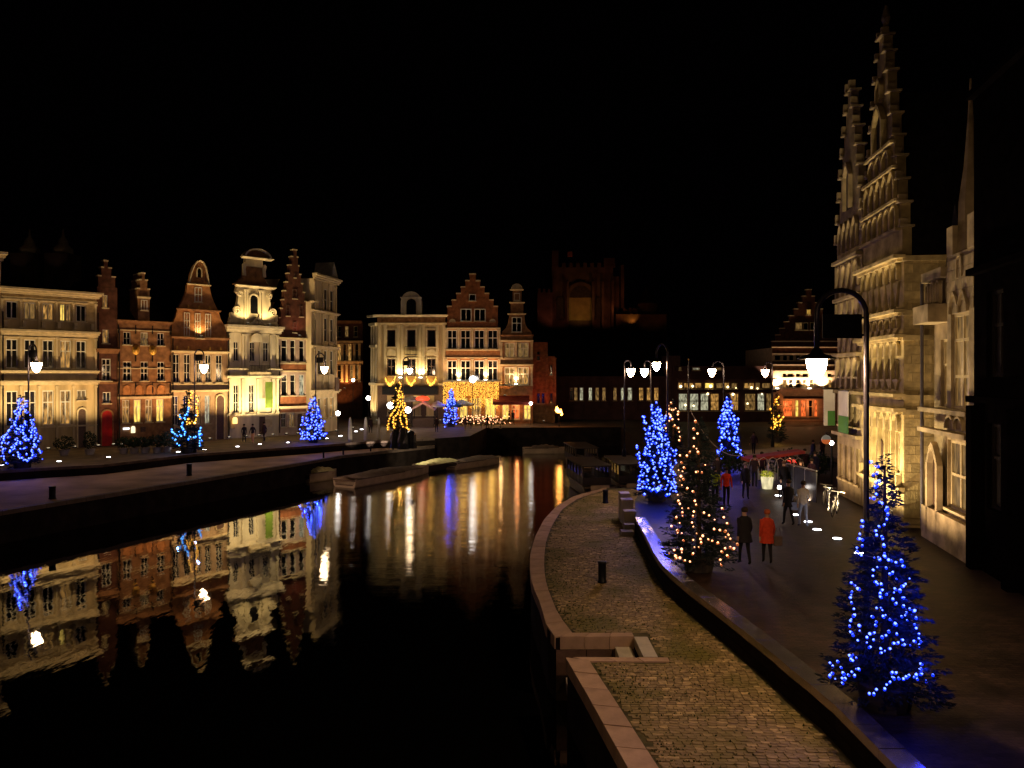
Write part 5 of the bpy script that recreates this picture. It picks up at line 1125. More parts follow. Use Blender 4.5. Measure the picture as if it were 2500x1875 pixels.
# closed parasols
canvas = mat('white_canvas', (.62, .58, .48), .85, .12, 3)
for k, (px, by, ty, w) in enumerate(((855, 1097, 1018, .19), (893, 1092, 1018, .21), (925, 1090, 1019, .15))):
    p_ = G(px, by, ZL); hh = (by-ty)/F*p_.y; o = thing('closed_parasol', ['closed white parasol nearest the third lamp', 'closed white parasol, middle and widest of three', 'closed white parasol nearest the golden tree'][k], 'parasol', p_, R.uniform(0, 3), 'closed white parasols')
    MB().lathe([(.28, 0), (.28, .06), (.04, .08), (.03, .5), (.03, hh-.05)], 10).build('pole', iron, o)
    b = MB(); n = 10; prof = [(.5, .75), (.95, .9), (1.0, 1.0), (.8, 1.0)]
    rings = [(hh*.20, w*.75), (hh*.28, w*1.0), (hh*.6, w*.9), (hh*.9, w*.65), (hh*.98, w*.3), (hh, .02)]
    vs = []; fs = []
    for z, r_ in rings:
        for j in range(2*n): a = PI*j/n; rr = r_*(1 if j % 2 else .74); vs.append((rr*math.cos(a), rr*math.sin(a), z))
    for i in range(len(rings)-1):
        for j in range(2*n): fs.append((i*2*n+j, i*2*n+(j+1) % (2*n), (i+1)*2*n+(j+1) % (2*n), (i+1)*2*n+j))
    fs.append(list(range(2*n))[::-1]); b.add(vs, fs); b.build('folded_canopy', canvas, o)
    spot((p_.x+1.0, p_.y-2.2, ZL+.1), (p_.x, p_.y, ZL+1.6), 100, (1, .8, .6), 60, .05)  # unseen spot added to brighten the folded canopy
# ---------------------------------------------------------------- boats
hull_w = mat('cream_boat_paint', (.42, .30, .22), .5, .2, 2); hull_d = mat('dark_boat_paint', (.035, .025, .024), .5, .3, 2); deck_l = mat('yellow_boat_cover', (.62, .55, .28), .7, .15, 3); cover_g = mat('grey_tarpaulin', (.14, .10, .08), .8, .2, 2)
def hull_mesh(L, Wd, H, m, full=.9):
    b = MB(); n = 12; rings = []
    for i in range(n+1):
        t_ = i/n; w = Wd/2*(1 if t_ < .55 else max(.02, 1-((t_-.55)/.45)**2.2)); sh = H*(1+.25*max(0, t_-.5)**2*4*.5); y_ = L*t_
        rings.append([(-w, y_, sh), (-w*full, y_, .1), (-w*.55, y_, -.3), (w*.55, y_, -.3), (w*full, y_, .1), (w, y_, sh), (w-.10*min(1, w*3), y_, sh), (w*.8, y_, .22), (-w*.8, y_, .22), (-w+.10*min(1, w*3), y_, sh)])
    for r_ in rings: b.v += r_
    k = 10
    for i in range(n):
        for j in range(k): b.f.append([i*k+j, i*k+(j+1) % k, (i+1)*k+(j+1) % k, (i+1)*k+j]); b.mi.append(0)
    b.f.append(list(range(k))[::-1]); b.mi.append(0); b.f.append([n*k+j for j in range(k)]); b.mi.append(0)
    return b.mesh('hull', m)
def boat(name, label, x, y, rz, L, Wd, H, m, cover=None, cover_m=None, cabin=False):
    o = thing(name, label, 'boat', (x, y, ZW), rz, 'moored boats'); put('hull', hull_mesh(L, Wd, H, m), o)
    MB().box(-Wd/2+.06, Wd/2-.06, -.03, .0, H-.12, H-.04).box(-Wd/2+.3, Wd/2-.3, -.03, 0, .18, .24).build('stern_trim', frame_d, o)
    for k in range(4): MB().box(-Wd*.42, Wd*.42, L*(.15+.17*k), L*(.15+.17*k)+.3, .5, .56).build('bench', cover_g, o)
    MB().tube([(-Wd/2-.02, .1, H+.02), (-Wd/2-.02, L*.55, H+.02)], .04, 6).build('gunwale', frame_d, o); MB().tube([(Wd/2+.02, .1, H+.02), (Wd/2+.02, L*.55, H+.02)], .04, 6).build('gunwale', frame_d, o)
    if cover:
        b = MB(); n = 14; r0, r1 = cover
        for i in range(n+1):
            t_ = i/n; yy = L*(r0+(r1-r0)*t_); hh = H+.10+.16*math.sin(t_*PI)+R.uniform(-.05, .07); w = Wd/2-.05
            b.v += [(-w, yy, H+.03), (-w*.5, yy, hh), (0, yy, hh+.08+R.uniform(-.03, .03)), (w*.5, yy, hh), (w, yy, H+.03), (0, yy, H-.05)]
        for i in range(n):
            for j in range(6): b.f.append([i*6+j, i*6+(j+1) % 6, (i+1)*6+(j+1) % 6, (i+1)*6+j]); b.mi.append(0)
        b.f.append([0,1,2,3,4,5][::-1]); b.mi.append(0); b.f.append([n*6+j for j in range(6)]); b.mi.append(0)
        b.build('cover', cover_m, o)
    if cabin:
        z0, z1 = H, H+1.25; w = Wd/2-.2; y0, y1 = L*.12, L*.78
        for yy in [y0+(y1-y0)*k/5 for k in range(6)]:
            for sx in (-1, 1): MB().box(sx*w-.05, sx*w+.05, yy-.05, yy+.05, z0, z1).build('cabin_post', hull_d, o)
        MB().box(-w-.12, w+.12, y0-.2, y1+.2, z1+.002, z1+.10).build('cabin_roof', hull_d, o)
        for sx in (-1, 1): MB().box(sx*w-.01, sx*w+.01, y0+.06, y1-.06, z0+.55, z1-.05).build('cabin_window', glass, o); MB().box(sx*w-.03, sx*w+.03, y0+.051, y1-.051, z0, z0+.54).build('cabin_side', m, o)
        MB().box(-w+.05, w-.05, y0-.04, y0+.04, z0, z0+.5).build('cabin_side', m, o)
        MB().box(-w+.3, w-.3, -.06, -.035, .45, .85).build('stern_panel', hull_w, o)
    return o
an = -math.atan2(.50, .86)
boat('open_tour_boat', 'long low cream tour boat with a square stern at the far landing', -12.5, 57.4, an, 10.5, 2.3, .62, hull_w, (.1, .8), cover_g)
boat('lit_cover_boat', 'small boat with a bright yellow cover behind the long tour boat', -7.9, 66.9, an, 6.2, 2.0, .55, hull_d, (.05, .75), deck_l)
boat('round_hull_boat', 'rounded grey brown boat with a raised bow, right of the yellow covered one', -5.6, 68.5, -math.atan2(.62, .78), 7.0, 2.0, .6, hull_w, (.25, .85), cover_g)
boat('small_far_boat', 'small dim boat alone in the dark middle of the river', 1.2, 83, -PI/2.1, 4.8, 1.6, .6, hull_w, (.2, .8), cover_g)
boat('flat_skiff', 'little pale skiff lying at the landing under the blue tree', -16.2, 60.2, an-.1, 3.2, 1.3, .7, hull_w, (.2, .8), deck_l)
for k, (x, y) in enumerate(((6.0, 52.5), (8.6, 53.5), (6.6, 66))):
    boat('dark_cabin_boat', ['dark glazed cabin boat moored beyond the end of the near path', 'dark cabin boat lying between its neighbour and the tall blue tree', 'farther dark cabin boat with faint lit stern behind the others'][k], x, y, [.12, .05, .1][k], 8.5, 2.3, .75, hull_d, None, None, True)
spot((-9.2, 64.5, ZL+2.4), (-7, 69.0, ZW+.9), 1300, (1, .85, .55), 90, .1)  # unseen spot added to brighten the yellow boat cover
spot((-14.2, 55.5, ZW+2.6), (-12.2, 58.5, ZW+.5), 190, (1, .68, .45), 90, .1)  # unseen spot added to brighten the stern of the tour boat
# ---------------------------------------------------------------- flagpole with cord, ramp, torch
fp = At(1681, HZ, 45); o = thing('flagpole', 'slim bare flagpole between the street lamps behind the lit trees', 'flagpole', (fp.x, 45, 0)); zt = At(0, 880, 45).z
MB().tube([(0, 0, 0), (0, 0, zt)], .07, 8, r1=.04).build('pole', iron_l, o); MB().lathe([(.02, 0), (.07, .06), (.02, .12)], 8).build('finial', gold_m, o, (0, 0, zt))
a_, c_ = At(1683, 996, 45), At(1808, 1112, 45); pp = []
for k in range(17): t_ = k/16; q = a_.lerp(c_, t_); q.z -= .9*(1-(2*t_-1)**2)*.9; pp.append(q)
tag(MB().tube(pp, .022, 6).build('festoon_cable', mat('grey_cable', (.35, .28, .25), .5)), 'pale hanging cable swooping from the flagpole down to the right', 'cable')
b = MB(); X0_, X1_, Y0_, Y1_ = 17.0, 27, 54, 62
b.add([(X0_,Y0_,-.05),(X1_,Y0_,.55),(X1_,Y1_,.75),(X0_,Y1_,-.05),(X0_,Y0_,-.5),(X1_,Y0_,-.5),(X1_,Y1_,-.5),(X0_,Y1_,-.5)], [(0,1,2,3),(0,4,5,1),(1,5,6,2),(2,6,7,3),(3,7,4,0)])
tag(b.build('bridge_ramp', mat('ramp_paving', (.20, .14, .11), .7, .3, 2)), 'pale paved ramp rising to the bridge behind the walkers', kind='structure')
tq = At(1365, 1005, 92.3); o = thing('torch_basket', 'burning fire basket glowing orange at the edge of the far quay', 'torch', (tq.x, 92.3, 0))
MB().tube([(0, 0, 0), (0, 0, tq.z-.35)], .06, 8).build('stand', iron, o); MB().lathe([(.12, 0), (.32, .25), (.36, .3)], 12).build('basket', iron, o, (0, 0, tq.z-.45))
fl = MB(); flame = emit('flame', (1, .42, .07), 12)
for k in range(9): x0 = R.uniform(-.35, .3); fl.lathe([(.02, -.1), (R.uniform(.10, .2), .08), (.09, .3), (.01, R.uniform(.4, .75))], 8, (x0, R.uniform(-.1, .1), tq.z-.2+x0*-.7))
fl.build('flame', flame, o); point((tq.x, 91.6, tq.z+.2), 160, (1, .3, .06), .2)
# ---------------------------------------------------------------- market stalls, parasols, lanterns, hedges
def lantern(label, px, py, d_, r_=.2, st=25, col=(1, .9, .8), base=True):
    q = At(px, py, d_); o = thing('post_lantern', label, 'lantern', (q.x, d_, 0), 0, 'small bright lanterns'); MB().tube([(0, 0, 0), (0, 0, q.z-r_)], .04, 6).build('post', iron, o)
    MB().lathe([(.02, -r_), (r_*.75, -r_*.65), (r_, 0), (r_*.75, r_*.65), (.02, r_)], 12).build('globe', emit('lantern_%d' % st, col, st, sample=True), o, (0, 0, q.z), True)
lantern('small white globe light low beside the walkers by the first ground spotlight', 1903, 1190, 38, .10, 25)
lantern('bright globe lantern left of the golden tree', 953, 990, 88, .38, 25)
lantern('bright globe lantern right of the golden tree', 996, 1001, 88, .36, 25)
lantern('globe lantern in the gap beside the slender house', 899, 972, 92, .26, 25)
lantern('tiny high lantern in the gap between the house rows', 862, 928, 100, .2, 25)
lantern('white globe lantern low beside the slender house', 825, 1009, 78, .24, 25)
lantern('bright star lantern before the light curtain', 1154, 926, 95, .42, 25)
lantern('warm lantern at the right end of the awning', 1296, 985, 96, .2, 25)
for px, py in ((883, 1049), (869, 1054), (831, 1065), (905, 1036)):
    p_ = G(px, py); o = MB().lathe([(.25, 0), (.25, .02)], 12).build('ground_spotlight', iron, None, p_); MB().lathe([(.2, .021), (.15, .06)], 12).build('lamp_glass', disc_m, o)
    tag(o, 'small white ground light behind the closed parasols, '+{883: 'brightest one', 869: 'just left of the brightest', 831: 'leftmost one', 905: 'highest one'}[px], 'ground light', 'ground lights behind the parasols')
p_ = At(1033, HZ, 92); o = thing('market_stall', 'market stall with pitched white canopy and glowing red sign', 'market stall', (p_.x, 92, 0))
zt = At(0, 980, 92).z; zl_ = At(0, 997, 92).z; w = 27/F*92
for sx in (-1, 1):
    for yy in (0, 2.2): MB().box(sx*w-.05, sx*w+.05, yy-.05, yy+.05, 0, zl_).build('post', iron, o)
    MB().add([(0,-.2,zt),(sx*w*1.05,-.2,zl_),(sx*w*1.05,2.4,zl_),(0,2.4,zt),(0,-.2,zt-.28),(sx*w*1.05,-.2,zl_-.28),(sx*w*1.05,2.4,zl_-.05),(0,2.4,zt-.05)], [(0,1,2,3),(4,7,6,5),(0,4,5,1),(2,6,7,3),(1,5,6,2)]).build('canopy_panel', mat('pinkish_canvas', (.6, .4, .34), .8, .1), o)
MB().box(-w*.95, w*.95, .1, 1.4, 0, .95).build('counter', frame_d, o)
MB().lathe([(.05, -.3), (.7, -.2), (.85, 0), (.6, .22), (.05, .32)], 14).build('red_sign', emit('red_sign_light', (1, .05, .015), 2.2), o, (0, -.5, zt+.35), True).scale = (1, .3, 1)
point((p_.x, 90.8, zt+.1), 12, (1, .3, .15), .2); point((p_.x, 90.6, 2.2), 9, (1, .6, .4), .2)
def parasol(label, px, py_top, d_, Rr_, m):
    q = At(px, py_top, d_); o = thing('open_parasol', label, 'parasol', (q.x, d_, 0), 0, 'open terrace parasols'); MB().tube([(0, 0, 0), (0, 0, q.z)], .04, 6).build('pole', iron, o)
    b = MB(); n = 8; rim = [(Rr_*math.cos(2*PI*k/n), Rr_*math.sin(2*PI*k/n), q.z-.55) for k in range(n)]; dn_ = [(x, y, z-.22) for x, y, z in rim]
    b.add([(0, 0, q.z)]+rim+dn_, [(0, k+1, (k+1) % n+1) for k in range(n)]+[(k+1, k+9, (k+1) % n+9, (k+1) % n+1) for k in range(n)]); b.build('canopy', m, o)
parasol('open pale parasol before the light curtain', 1128, 975, 94, 1.5, canvas); parasol('open blue parasol beside the small far blue tree', 1108, 978, 93, 1.1, mat('blue_canvas', (.03, .12, .4), .8)); parasol('pale rounded parasol right of the market stall', 1068, 978, 93, 1.2, canvas)
parasol('open white parasol behind the golden tree', 1005, 965, 95, 1.4, canvas)
leaf_m = mat('shrub_leaves', (.028, .045, .015), .7, .4, 5)
def leaves(b, c, rx, ry, rz_, n, s):
    for _ in range(n):
        v = Vector((R.gauss(0, 1), R.gauss(0, 1), R.gauss(0, 1))).normalized()*R.uniform(.65, 1.05); p_ = Vector((c[0]+v.x*rx, c[1]+v.y*ry, c[2]+v.z*rz_))
        d1 = Vector((R.gauss(0, 1), R.gauss(0, 1), R.gauss(0, 1))).normalized()*s; d2 = d1.cross(v).normalized()*s*.6
        b.add([p_-d1, p_-d2, p_+d1, p_+d2], [(0, 1, 2, 3)])
for k, (X, w, hh) in enumerate(((400, .75, 1.0), (770, .6, .85), (838, .45, .8), (905, .6, .85), (980, .65, .95), (1040, .7, 1.2), (560, .5, 1.3))):
    px, py = Z1(X, 1400); p_ = G(px, 1116-px*.028); o = thing('potted_shrub', 'dark clipped shrub in a pot, '+['before the mansion ground floor', 'leftmost before the brown brick house', 'second before the brown brick house', 'third before the brown brick house', 'fourth before the brown brick house', 'tall one between the brown and orange houses', 'by the mansion door'][k], 'potted shrub', p_, 0, 'potted shrubs before the houses')
    MB().lathe([(.28, 0), (.38, .45), (.34, .46)], 12).build('pot', mat('pale_pot', (.3, .26, .24), .7), o); b = MB(); leaves(b, (0, 0, .45+hh*.5), w, w, hh*.55, 420, .08); b.build('foliage', leaf_m, o)
b = MB(); q = At(1170, HZ, 94); leaves(b, (0, 0, .55), 4.3, .5, .5, 900, .12); o = b.build('lit_hedge', leaf_m, None, (q.x, 94, 0)); tag(o, 'low hedge threaded with tiny warm lights in front of the light curtain', 'hedge'); b = MB()
for _ in range(130): b.octa((R.uniform(-4.2, 4.2)*abs(R.random())**.3, -.5, R.uniform(.3, 1.35)), R.uniform(.04, .07))
tag(b.build('bulbs', warm_b, o), kind='stuff')
# tubs with yellow plants; their lit look is put in as emission
for k, (px, py, w) in enumerate(((1873, 1193, .34), (1937, 1195, .24))):
    p_ = G(px, py); o = thing('glowing_planter', ['glowing white tub with yellow plants left of the walkers', 'slim glowing white tub with yellow plants among the walkers'][k], 'planter', p_, 0, 'glowing white tubs')
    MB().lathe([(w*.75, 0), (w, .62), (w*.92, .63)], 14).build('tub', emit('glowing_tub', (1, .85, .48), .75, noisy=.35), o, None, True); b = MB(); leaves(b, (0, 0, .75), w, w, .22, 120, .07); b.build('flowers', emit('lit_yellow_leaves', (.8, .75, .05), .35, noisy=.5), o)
    b = MB()
    for j in range(3): x0 = -.5+j*.5; b.tube([(x0-.28, .6, .4), (x0-.28, .6, 1.2), (x0-.2, .6, 1.5), (x0, .6, 1.62), (x0+.2, .6, 1.5), (x0+.28, .6, 1.2), (x0+.28, .6, .4)], .022, 6)
    c = tag(b.build('terrace_hoop', mat('steel_tube', (.5, .48, .5), .3, metal=.8), None, (p_.x, p_.y, 0)), ['steel hooped rail behind the left glowing tub', 'steel hooped rail behind the slim glowing tub'][k], 'rail', 'hooped steel rails')
for k, (x, y, s_) in enumerate(((16.6, 46, 1.1), (18.6, 47, .9), (13.4, 47.5, 1.0))):
    o = thing('round_bush', ['large dark round bush behind the left glowing tub', 'dark round bush right of the ramp foot', 'dark round bush near the farther blue tree'][k], 'bush', (x, y, 0), 0, 'dark bushes'); b = MB(); leaves(b, (0, 0, .8*s_), 1.2*s_, .9*s_, .75*s_, 600, .1); b.build('foliage', leaf_m, o); MB().lathe([(.08, 0), (.05, .6)], 8).build('stem', bark, o)
# red things by the guild house
def sphere(b, c, r_, n=10):
    b.lathe([(.02*r_, -r_), (r_*.7, -r_*.7), (r_, 0), (r_*.7, r_*.7), (.02*r_, r_)], n, c); return b
red_e = emit('red_lantern_light', (1, .05, .03), 1.6)
for k, (px, py) in enumerate(((1931, 1112), (1955, 1120))):
    q = At(px, py, 47+k); o = thing('red_lantern', ['red glowing lantern above the walkers, left one', 'red glowing lantern above the walkers, right one'][k], 'lantern', (q.x, q.y, 0), 0, 'red lanterns'); MB().tube([(0, 0, 0), (0, 0, q.z)], .03, 6).build('post', iron, o); sphere(MB(), (0, 0, q.z), .2).build('globe', red_e, o).scale = (1.6, 1, .7)
q = At(2017, 1073, 40.5); o = thing('round_shop_sign', 'round lit sign, white above and orange below, hanging at the guild house corner', 'sign', (q.x, 40.5, 0))
for nm_, z0_, m_ in (('upper_half', 0, emit('sign_white', (1, .9, .7), .12)), ('lower_half', PI, emit('sign_orange', (1, .2, .04), .4))):
    MB().prism([(.24*math.cos(z0_+PI*k/10), q.z+.24*math.sin(z0_+PI*k/10)) for k in range(11)], -.05, .05).build(nm_, m_, o)
MB().box(-.03, .6, -.03, .03, q.z+.32, q.z+.37).box(-.02, .02, -.02, .02, q.z+.24, q.z+.32).build('bracket', iron, o)
b = MB(); b.add([(12.9,42.0,1.5),(16.2,42.6,1.9),(16.2,43.8,1.9),(12.9,43.4,1.5),(12.9,42.0,1.35),(16.2,42.6,1.75),(16.2,43.8,1.75),(12.9,43.4,1.35)], [(0,1,2,3),(0,4,5,1),(2,6,7,3),(3,7,4,0),(4,7,6,5)])
o = thing('red_terrace_canopy', 'low red sloping terrace canopy at the guild house corner', 'canopy', (0, 0, 0)); b.build('canopy', mat('red_canvas', (.30, .04, .03), .8), o)
for (x, y, z) in ((13.0, 42.2, 1.35), (13.0, 43.2, 1.35), (16, 42.8, 1.75)): MB().box(x-.04, x+.04, y-.04, y+.04, 0, z).build('post', iron, o)
point((15.0, 41.2, 1.2), 14, (1, .35, .15), .1); point((15.4, 40.2, 3.0), 16, (1, .6, .3), .1)
lantern('warm wall lantern under the projecting banner', 2030, 1081, 40.8, .12, 25); lantern('low warm lantern beside the red canopy', 2031, 1070+12, 41.6, .10, 25)
# terrace windscreen
o = thing('terrace_windscreen', 'glass terrace windscreen panels at the foot of the guild houses', 'windscreen', (14.0, 37.5, 0), math.radians(-85)); gs = mat('dull_glass_panel', (.05, .05, .06), .2)
for k in range(3): MB().box(-1.8+1.2*k, -.66+1.2*k, -.02, .02, .15, 1.55).build('glass_panel', gs, o); MB().box(-1.84+1.2*k, -1.80+1.2*k, -.03, .03, 0, 1.6).build('post', mat('steel_tube', (.5, .48, .5), .3), o)
MB().box(-1.84, 1.76, -.03, .03, 1.602, 1.65).build('top_rail', mat('steel_tube', (.5, .48, .5), .3), o)
# bicycles
def bicycle(label, x, y, rz, lean=.08):
    o = thing('bicycle', label, 'bicycle', (x, y, 0), rz, 'parked bicycles'); o.rotation_euler = (lean, 0, rz); st = mat('bright_steel', (.55, .53, .55), .3, metal=.7); rub = iron
    for cx in (-.52, .52):
        b = MB(); b.tube([(cx+.33*math.cos(2*PI*k/20), 0, .34+.33*math.sin(2*PI*k/20)) for k in range(21)], .02, 6); w_ = b.build('wheel', rub, o)
        b = MB(); 
        for k in range(8): a = PI*k/8; b.tube([(cx-.31*math.cos(a), 0, .34-.31*math.sin(a)), (cx+.31*math.cos(a), 0, .34+.31*math.sin(a))], .004, 3)
        tag(b.build('spokes', st, w_), kind='stuff')
    b = MB()
    for a_, c_ in (((-.52,0,.34),(-.12,0,.32)), ((-.12,0,.32),(-.22,0,.82)), ((-.22,0,.78),(-.52,0,.34)), ((-.2,0,.74),(.36,0,.80)), ((-.12,0,.32),(.38,0,.72)), ((.36,0,.95),(.40,0,.70)), ((.40,0,.70),(.52,0,.34))): b.tube([a_, c_], .017, 6)
    b.build('frame', st, o); MB().box(-.36, -.08, -.07, .07, .84, .89).build('saddle', iron, o); MB().tube([(.28,-.27,1.0),(.37,-.1,.98),(.37,.1,.98),(.28,.27,1.0)], .014, 6).build('handlebar', st, o)
    MB().box(-.75, -.35, -.01, .01, .68, .71).build('mudguard', st, o)
for k, (x, y, a) in enumerate(((14.2, 34.6, 1.2), (14.45, 35.5, 1.35), (14.0, 33.4, 1.0), (15.1, 31.2, 1.45))):
    bicycle(['bicycle in the middle of the parked three by the windscreen', 'bicycle nearest the windscreen', 'bicycle nearest the white spotlights', 'bicycle leaning alone at the guild hall foot'][k], x, y, a)
# covered chair stacks by the golden tree
plast = mat('wet_black_cover', (.03, .03, .035), .18, .3, 3, .02, 5)
for k, (px, py, hh) in enumerate(((966, 1086, 1.6), (985, 1088, 1.8), (1003, 1086, 1.5))):
    p_ = G(px, py+8, 0); b = MB(); n = 12; vs = []; fs = []
    for z, r_ in ((0, .55), (.5, .50), (1.1, .42), (hh-.15, .30), (hh, .08)):
        for j in range(n): a = 2*PI*j/n; rr = r_*R.uniform(.85, 1.12); vs.append((rr*math.cos(a), rr*math.sin(a), z))
    for i in range(4):
        for j in range(n): fs.append((i*n+j, i*n+(j+1) % n, (i+1)*n+(j+1) % n, (i+1)*n+j))
    fs.append([4*n+j for j in range(n)]); b.add(vs, fs); o = b.build('covered_chair_stack', plast, None, (p_.x, p_.y, 0)); tag(o, ['left black plastic covered chair stack below the golden tree', 'tallest black covered chair stack below the golden tree', 'right black plastic covered chair stack below the golden tree'][k], 'covered stack', 'covered chair stacks')
# far terrace furniture
for k, px in enumerate((1150, 1175, 1200, 1222)):
    q = G(px, 1046); o = thing('terrace_table', 'small round terrace table before the lit hedge, '+['first', 'second', 'third', 'fourth'][k]+' from the left', 'table', q, 0, 'terrace tables'); MB().lathe([(.4, .72), (.4, .75)], 14).build('table_top', canvas, o); MB().lathe([(.2, 0), (.03, .05), (.03, .72)], 8).build('leg', iron, o)

# ---------------------------------------------------------------- people
skin_m = mat('skin', (.45, .26, .18), .6, .1); CLO = {}
def cloth(c):
    k = 'cloth_%02d_%02d_%02d' % tuple(int(v*99) for v in c)
    return mat(k, c, .85, .15, 12)
def person(label, px, py, h, jacket, trousers, facing=PI, walk=.25, coat=0, hair=(.04, .025, .015), arm=.1, bag=None, z=0, loc=None):
    p_ = G(px, py, z) if loc is None else Vector(loc); s = h/1.75
    V, E, Rd = [], [], []
    def v(x, y, zz, r, par=None, ry=None):
        V.append((x, y, zz)); Rd.append((r, ry or r)); 
        if par is not None: E.append((par, len(V)-1))
        return len(V)-1
    pe = v(0, 0, .96, .135, None, .10); sp = v(0, 0, 1.16, .13, pe, .095); ch = v(0, .01, 1.36, .155, sp, .105); nk = v(0, .01, 1.49, .055, ch); hd = v(0, .02, 1.60, .078, nk); ht = v(0, .015, 1.69, .082, hd)
    for sx in (-1, 1):
        sh = v(sx*.165, .01, 1.41, .062, ch); sw = arm*sx*(1 if walk else 0); el = v(sx*.235, -.03+sw*.8, 1.14, .045, sh); wr = v(sx*.245, .07+sw*1.5, .91, .032, el); hn = v(sx*.24, .10+sw*1.6, .82, .036, wr)
        for fx in (-1, 0, 1): v(sx*.24+fx*.016, .115+sw*1.6, .745, .011, hn)
        v(sx*.215, .14+sw*1.6, .80, .012, hn)
        hp = v(sx*.085, 0, .90, .095, pe); st = -sx*walk; kn = v(sx*.095, st*.45+.04, .50, .062, hp); an_ = v(sx*.095, st*.95-.02, .10+abs(min(0, st))*.15, .042, kn); v(sx*.10, st*.95+.12, .04+abs(min(0, st))*.08, .038, an_)
    me = bpy.data.meshes.new('sk'); me.from_pydata(V, E, []); ob = bpy.data.objects.new('person_tmp', me); COL.objects.link(ob)
    sk = ob.modifiers.new('s', 'SKIN'); sk.use_smooth_shade = True; su = ob.modifiers.new('u', 'SUBSURF'); su.levels = 1; su.render_levels = 1
    for i, r in enumerate(Rd): me.skin_vertices[0].data[i].radius = r
    me.skin_vertices[0].data[0].use_root = True
    dg = bpy.context.evaluated_depsgraph_get(); dg.update(); bm_ = bpy.data.meshes.new_from_object(ob.evaluated_get(dg)); bpy.data.objects.remove(ob)
    bm_.name = 'person'; 
    for m_ in (cloth(jacket), cloth(trousers), skin_m, iron): bm_.materials.append(m_)
    hem = .90
    for f in bm_.polygons:
        c = f.center
        f.material_index = 2 if (c.z > 1.50 or (abs(c.x) > .17 and c.z < .90 and c.z > .70)) else (3 if c.z < .09 else (1 if c.z < hem else 0))
    o = put('person', bm_, None, p_, facing); o.scale = (s, s, s); tag(o, label, 'person')
    MB().lathe([(.093, -.04), (.104, .02), (.095, .07), (.055, .105), (.01, .115)], 12).build('hair', cloth(hair), o, (0, -.005, 1.68), True)
    b = MB(); b.lathe([(.004, -.03), (.014, -.01), (.008, .02)], 6, (0, .115, 1.635)); b.build('nose', skin_m, o)
    b = MB()
    for sx in (-1, 1): b.octa((sx*.034, .098, 1.665), .011)
    b.build('eyes', iron, o)
    if coat:
        b = MB(); n = 14; vs = []; fs = []; rg = [(coat, .245, .20), (coat+.2, .215, .175), (1.05, .185, .15), (1.3, .215, .16), (1.44, .18, .13), (1.52, .085, .08)]
        for z_, rx, ry in rg:
            for j in range(n): a = 2*PI*j/n; vs.append((rx*math.cos(a)*R.uniform(.97, 1.03), ry*math.sin(a)+.01, z_))
        for i in range(len(rg)-1):
            for j in range(n): fs.append((i*n+j, i*n+(j+1) % n, (i+1)*n+(j+1) % n, (i+1)*n+j))
        b.add(vs, fs); b.build('coat', cloth(jacket), o, None, True)
    if bag:
        c = thing('shoulder_bag', bag[1], 'bag', (0, 0, 0)); c.parent = None; c.location = p_+Vector((bag[2], -.12, .78*s)); MB().box(-.13, .13, -.05, .05, -.15, .15).build('bag_body', cloth(bag[0]), c); MB().tube([(-.1, 0, .15), (-.04, 0, .42), (.04, 0, .42), (.1, 0, .15)], .01, 5).build('handle', cloth(bag[0]), c)
    return o
DK = (.016, .014, .018); JN = (.03, .04, .08)
person('person in a dark coat walking beside the one in the red coat', 1818, 1380, 1.82, DK, (.012, .012, .015), .1, .18, .72)
person('person in a long red coat and dark trousers, nearest walker', 1873, 1377, 1.72, (.55, .05, .02), (.02, .016, .02), -.1, .12, .70, (.45, .10, .04), bag=((.12, .08, .07), 'small dark handbag carried by the person in the red coat', .30))
person('person in a bright red jacket standing by the warm lit tree', 1773, 1236, 1.78, (.85, .05, .02), DK, PI, 0, 0, arm=0)
person('person in a yellow green vest beside the red jacket', 1746, 1232, 1.72, (.35, .55, .03), DK, PI*.9, 0)
person('person in dark clothes facing the viewer, right of the red jacket', 1820, 1218, 1.76, DK, DK, PI, .1, .8, (.2, .15, .1))
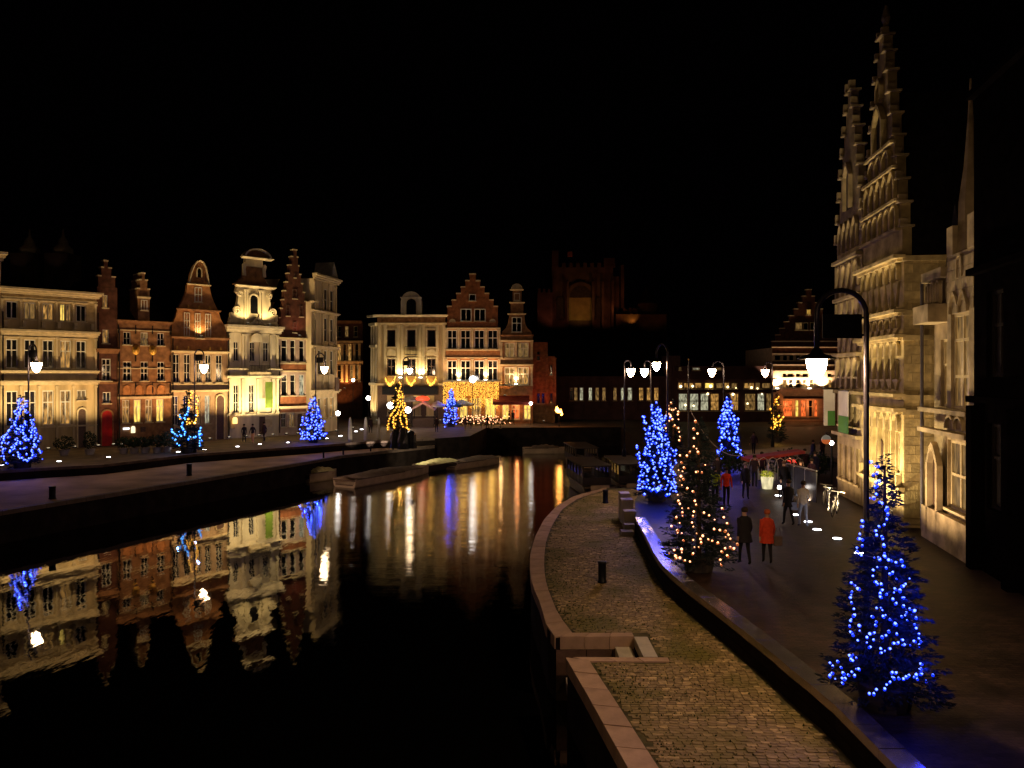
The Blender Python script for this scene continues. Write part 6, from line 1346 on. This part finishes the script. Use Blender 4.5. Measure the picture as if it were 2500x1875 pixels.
person('person in dark clothes half hidden behind the warm lit tree', 1724, 1200, 1.75, (.06, .03, .03), DK, PI, .1, .75)
person('person in black just right of the half hidden one', 1751, 1190, 1.74, (.03, .02, .03), DK, PI, .15)
person('person in black with pale face beside the slim glowing tub', 1914, 1213, 1.76, DK, DK, PI, .1, .8, (.12, .06, .04))
person('person in a dark jacket behind the slim glowing tub', 1955, 1206, 1.72, DK, DK, PI*.8, .1)
person('person in black walking left of the man in the pale top', 1925, 1284, 1.84, DK, DK, .2, .2, .75, bag=((.25, .3, .5), 'pale blue bag held by the walker in black', .2))
person('man in a pale top, dark hair and light jeans walking away', 1961, 1287, 1.82, (.55, .48, .42), (.30, .34, .5), .05, .15)
person('person with pale trousers walking before the white baroque house', 617, 1082, 1.72, (.03, .02, .03), (.75, .4, .2), PI, .2)
crowd = [(1982, 1198, 'right of the hooped rails'), (1698, 1198, 'left edge behind the warm lit tree'), (1990, 1180, 'near the windscreen posts'), (1860, 1176, 'behind the left glowing tub'), (1905, 1172, 'between the bushes and the tubs'), (1842, 1190, 'between the red jacket and the left tub'), (1965, 1168, 'below the red canopy')]
for px, py, w in crowd: person('dark clothed person in the crowd, '+w, px, py, R.uniform(1.62, 1.86), (.02+.03*R.random(), .018, .02+.02*R.random()), DK, R.uniform(-.6, .6)+(PI if px % 2 else 0), R.uniform(.05, .22), R.choice([0, .72, .78]))
for k, (px, py) in enumerate(((596, 1080), (645, 1078), (1243, 1036), (1252, 1037), (1066, 1056), (1136, 1052), (1190, 1050), (905, 1058), (2008, 1128), (1985, 1135), (1840, 1110))):
    person('distant person in dark clothes '+['left of the walker in pale trousers', 'right of the walker in pale trousers', 'under the dark red awning, left of two', 'under the dark red awning, right of two', 'right of the market stall', 'standing by the small far blue tree', 'before the light curtain', 'behind the closed parasols', 'at the terrace by the projecting banner', 'left of the red terrace canopy', 'on the ramp beyond the bushes'][k], px, py, R.uniform(1.65, 1.82), (.03+.02*(k % 3), .025, .03), (.3, .2, .18) if k == 5 else DK, R.uniform(0, 6), .12, .75 if k % 2 else 0)
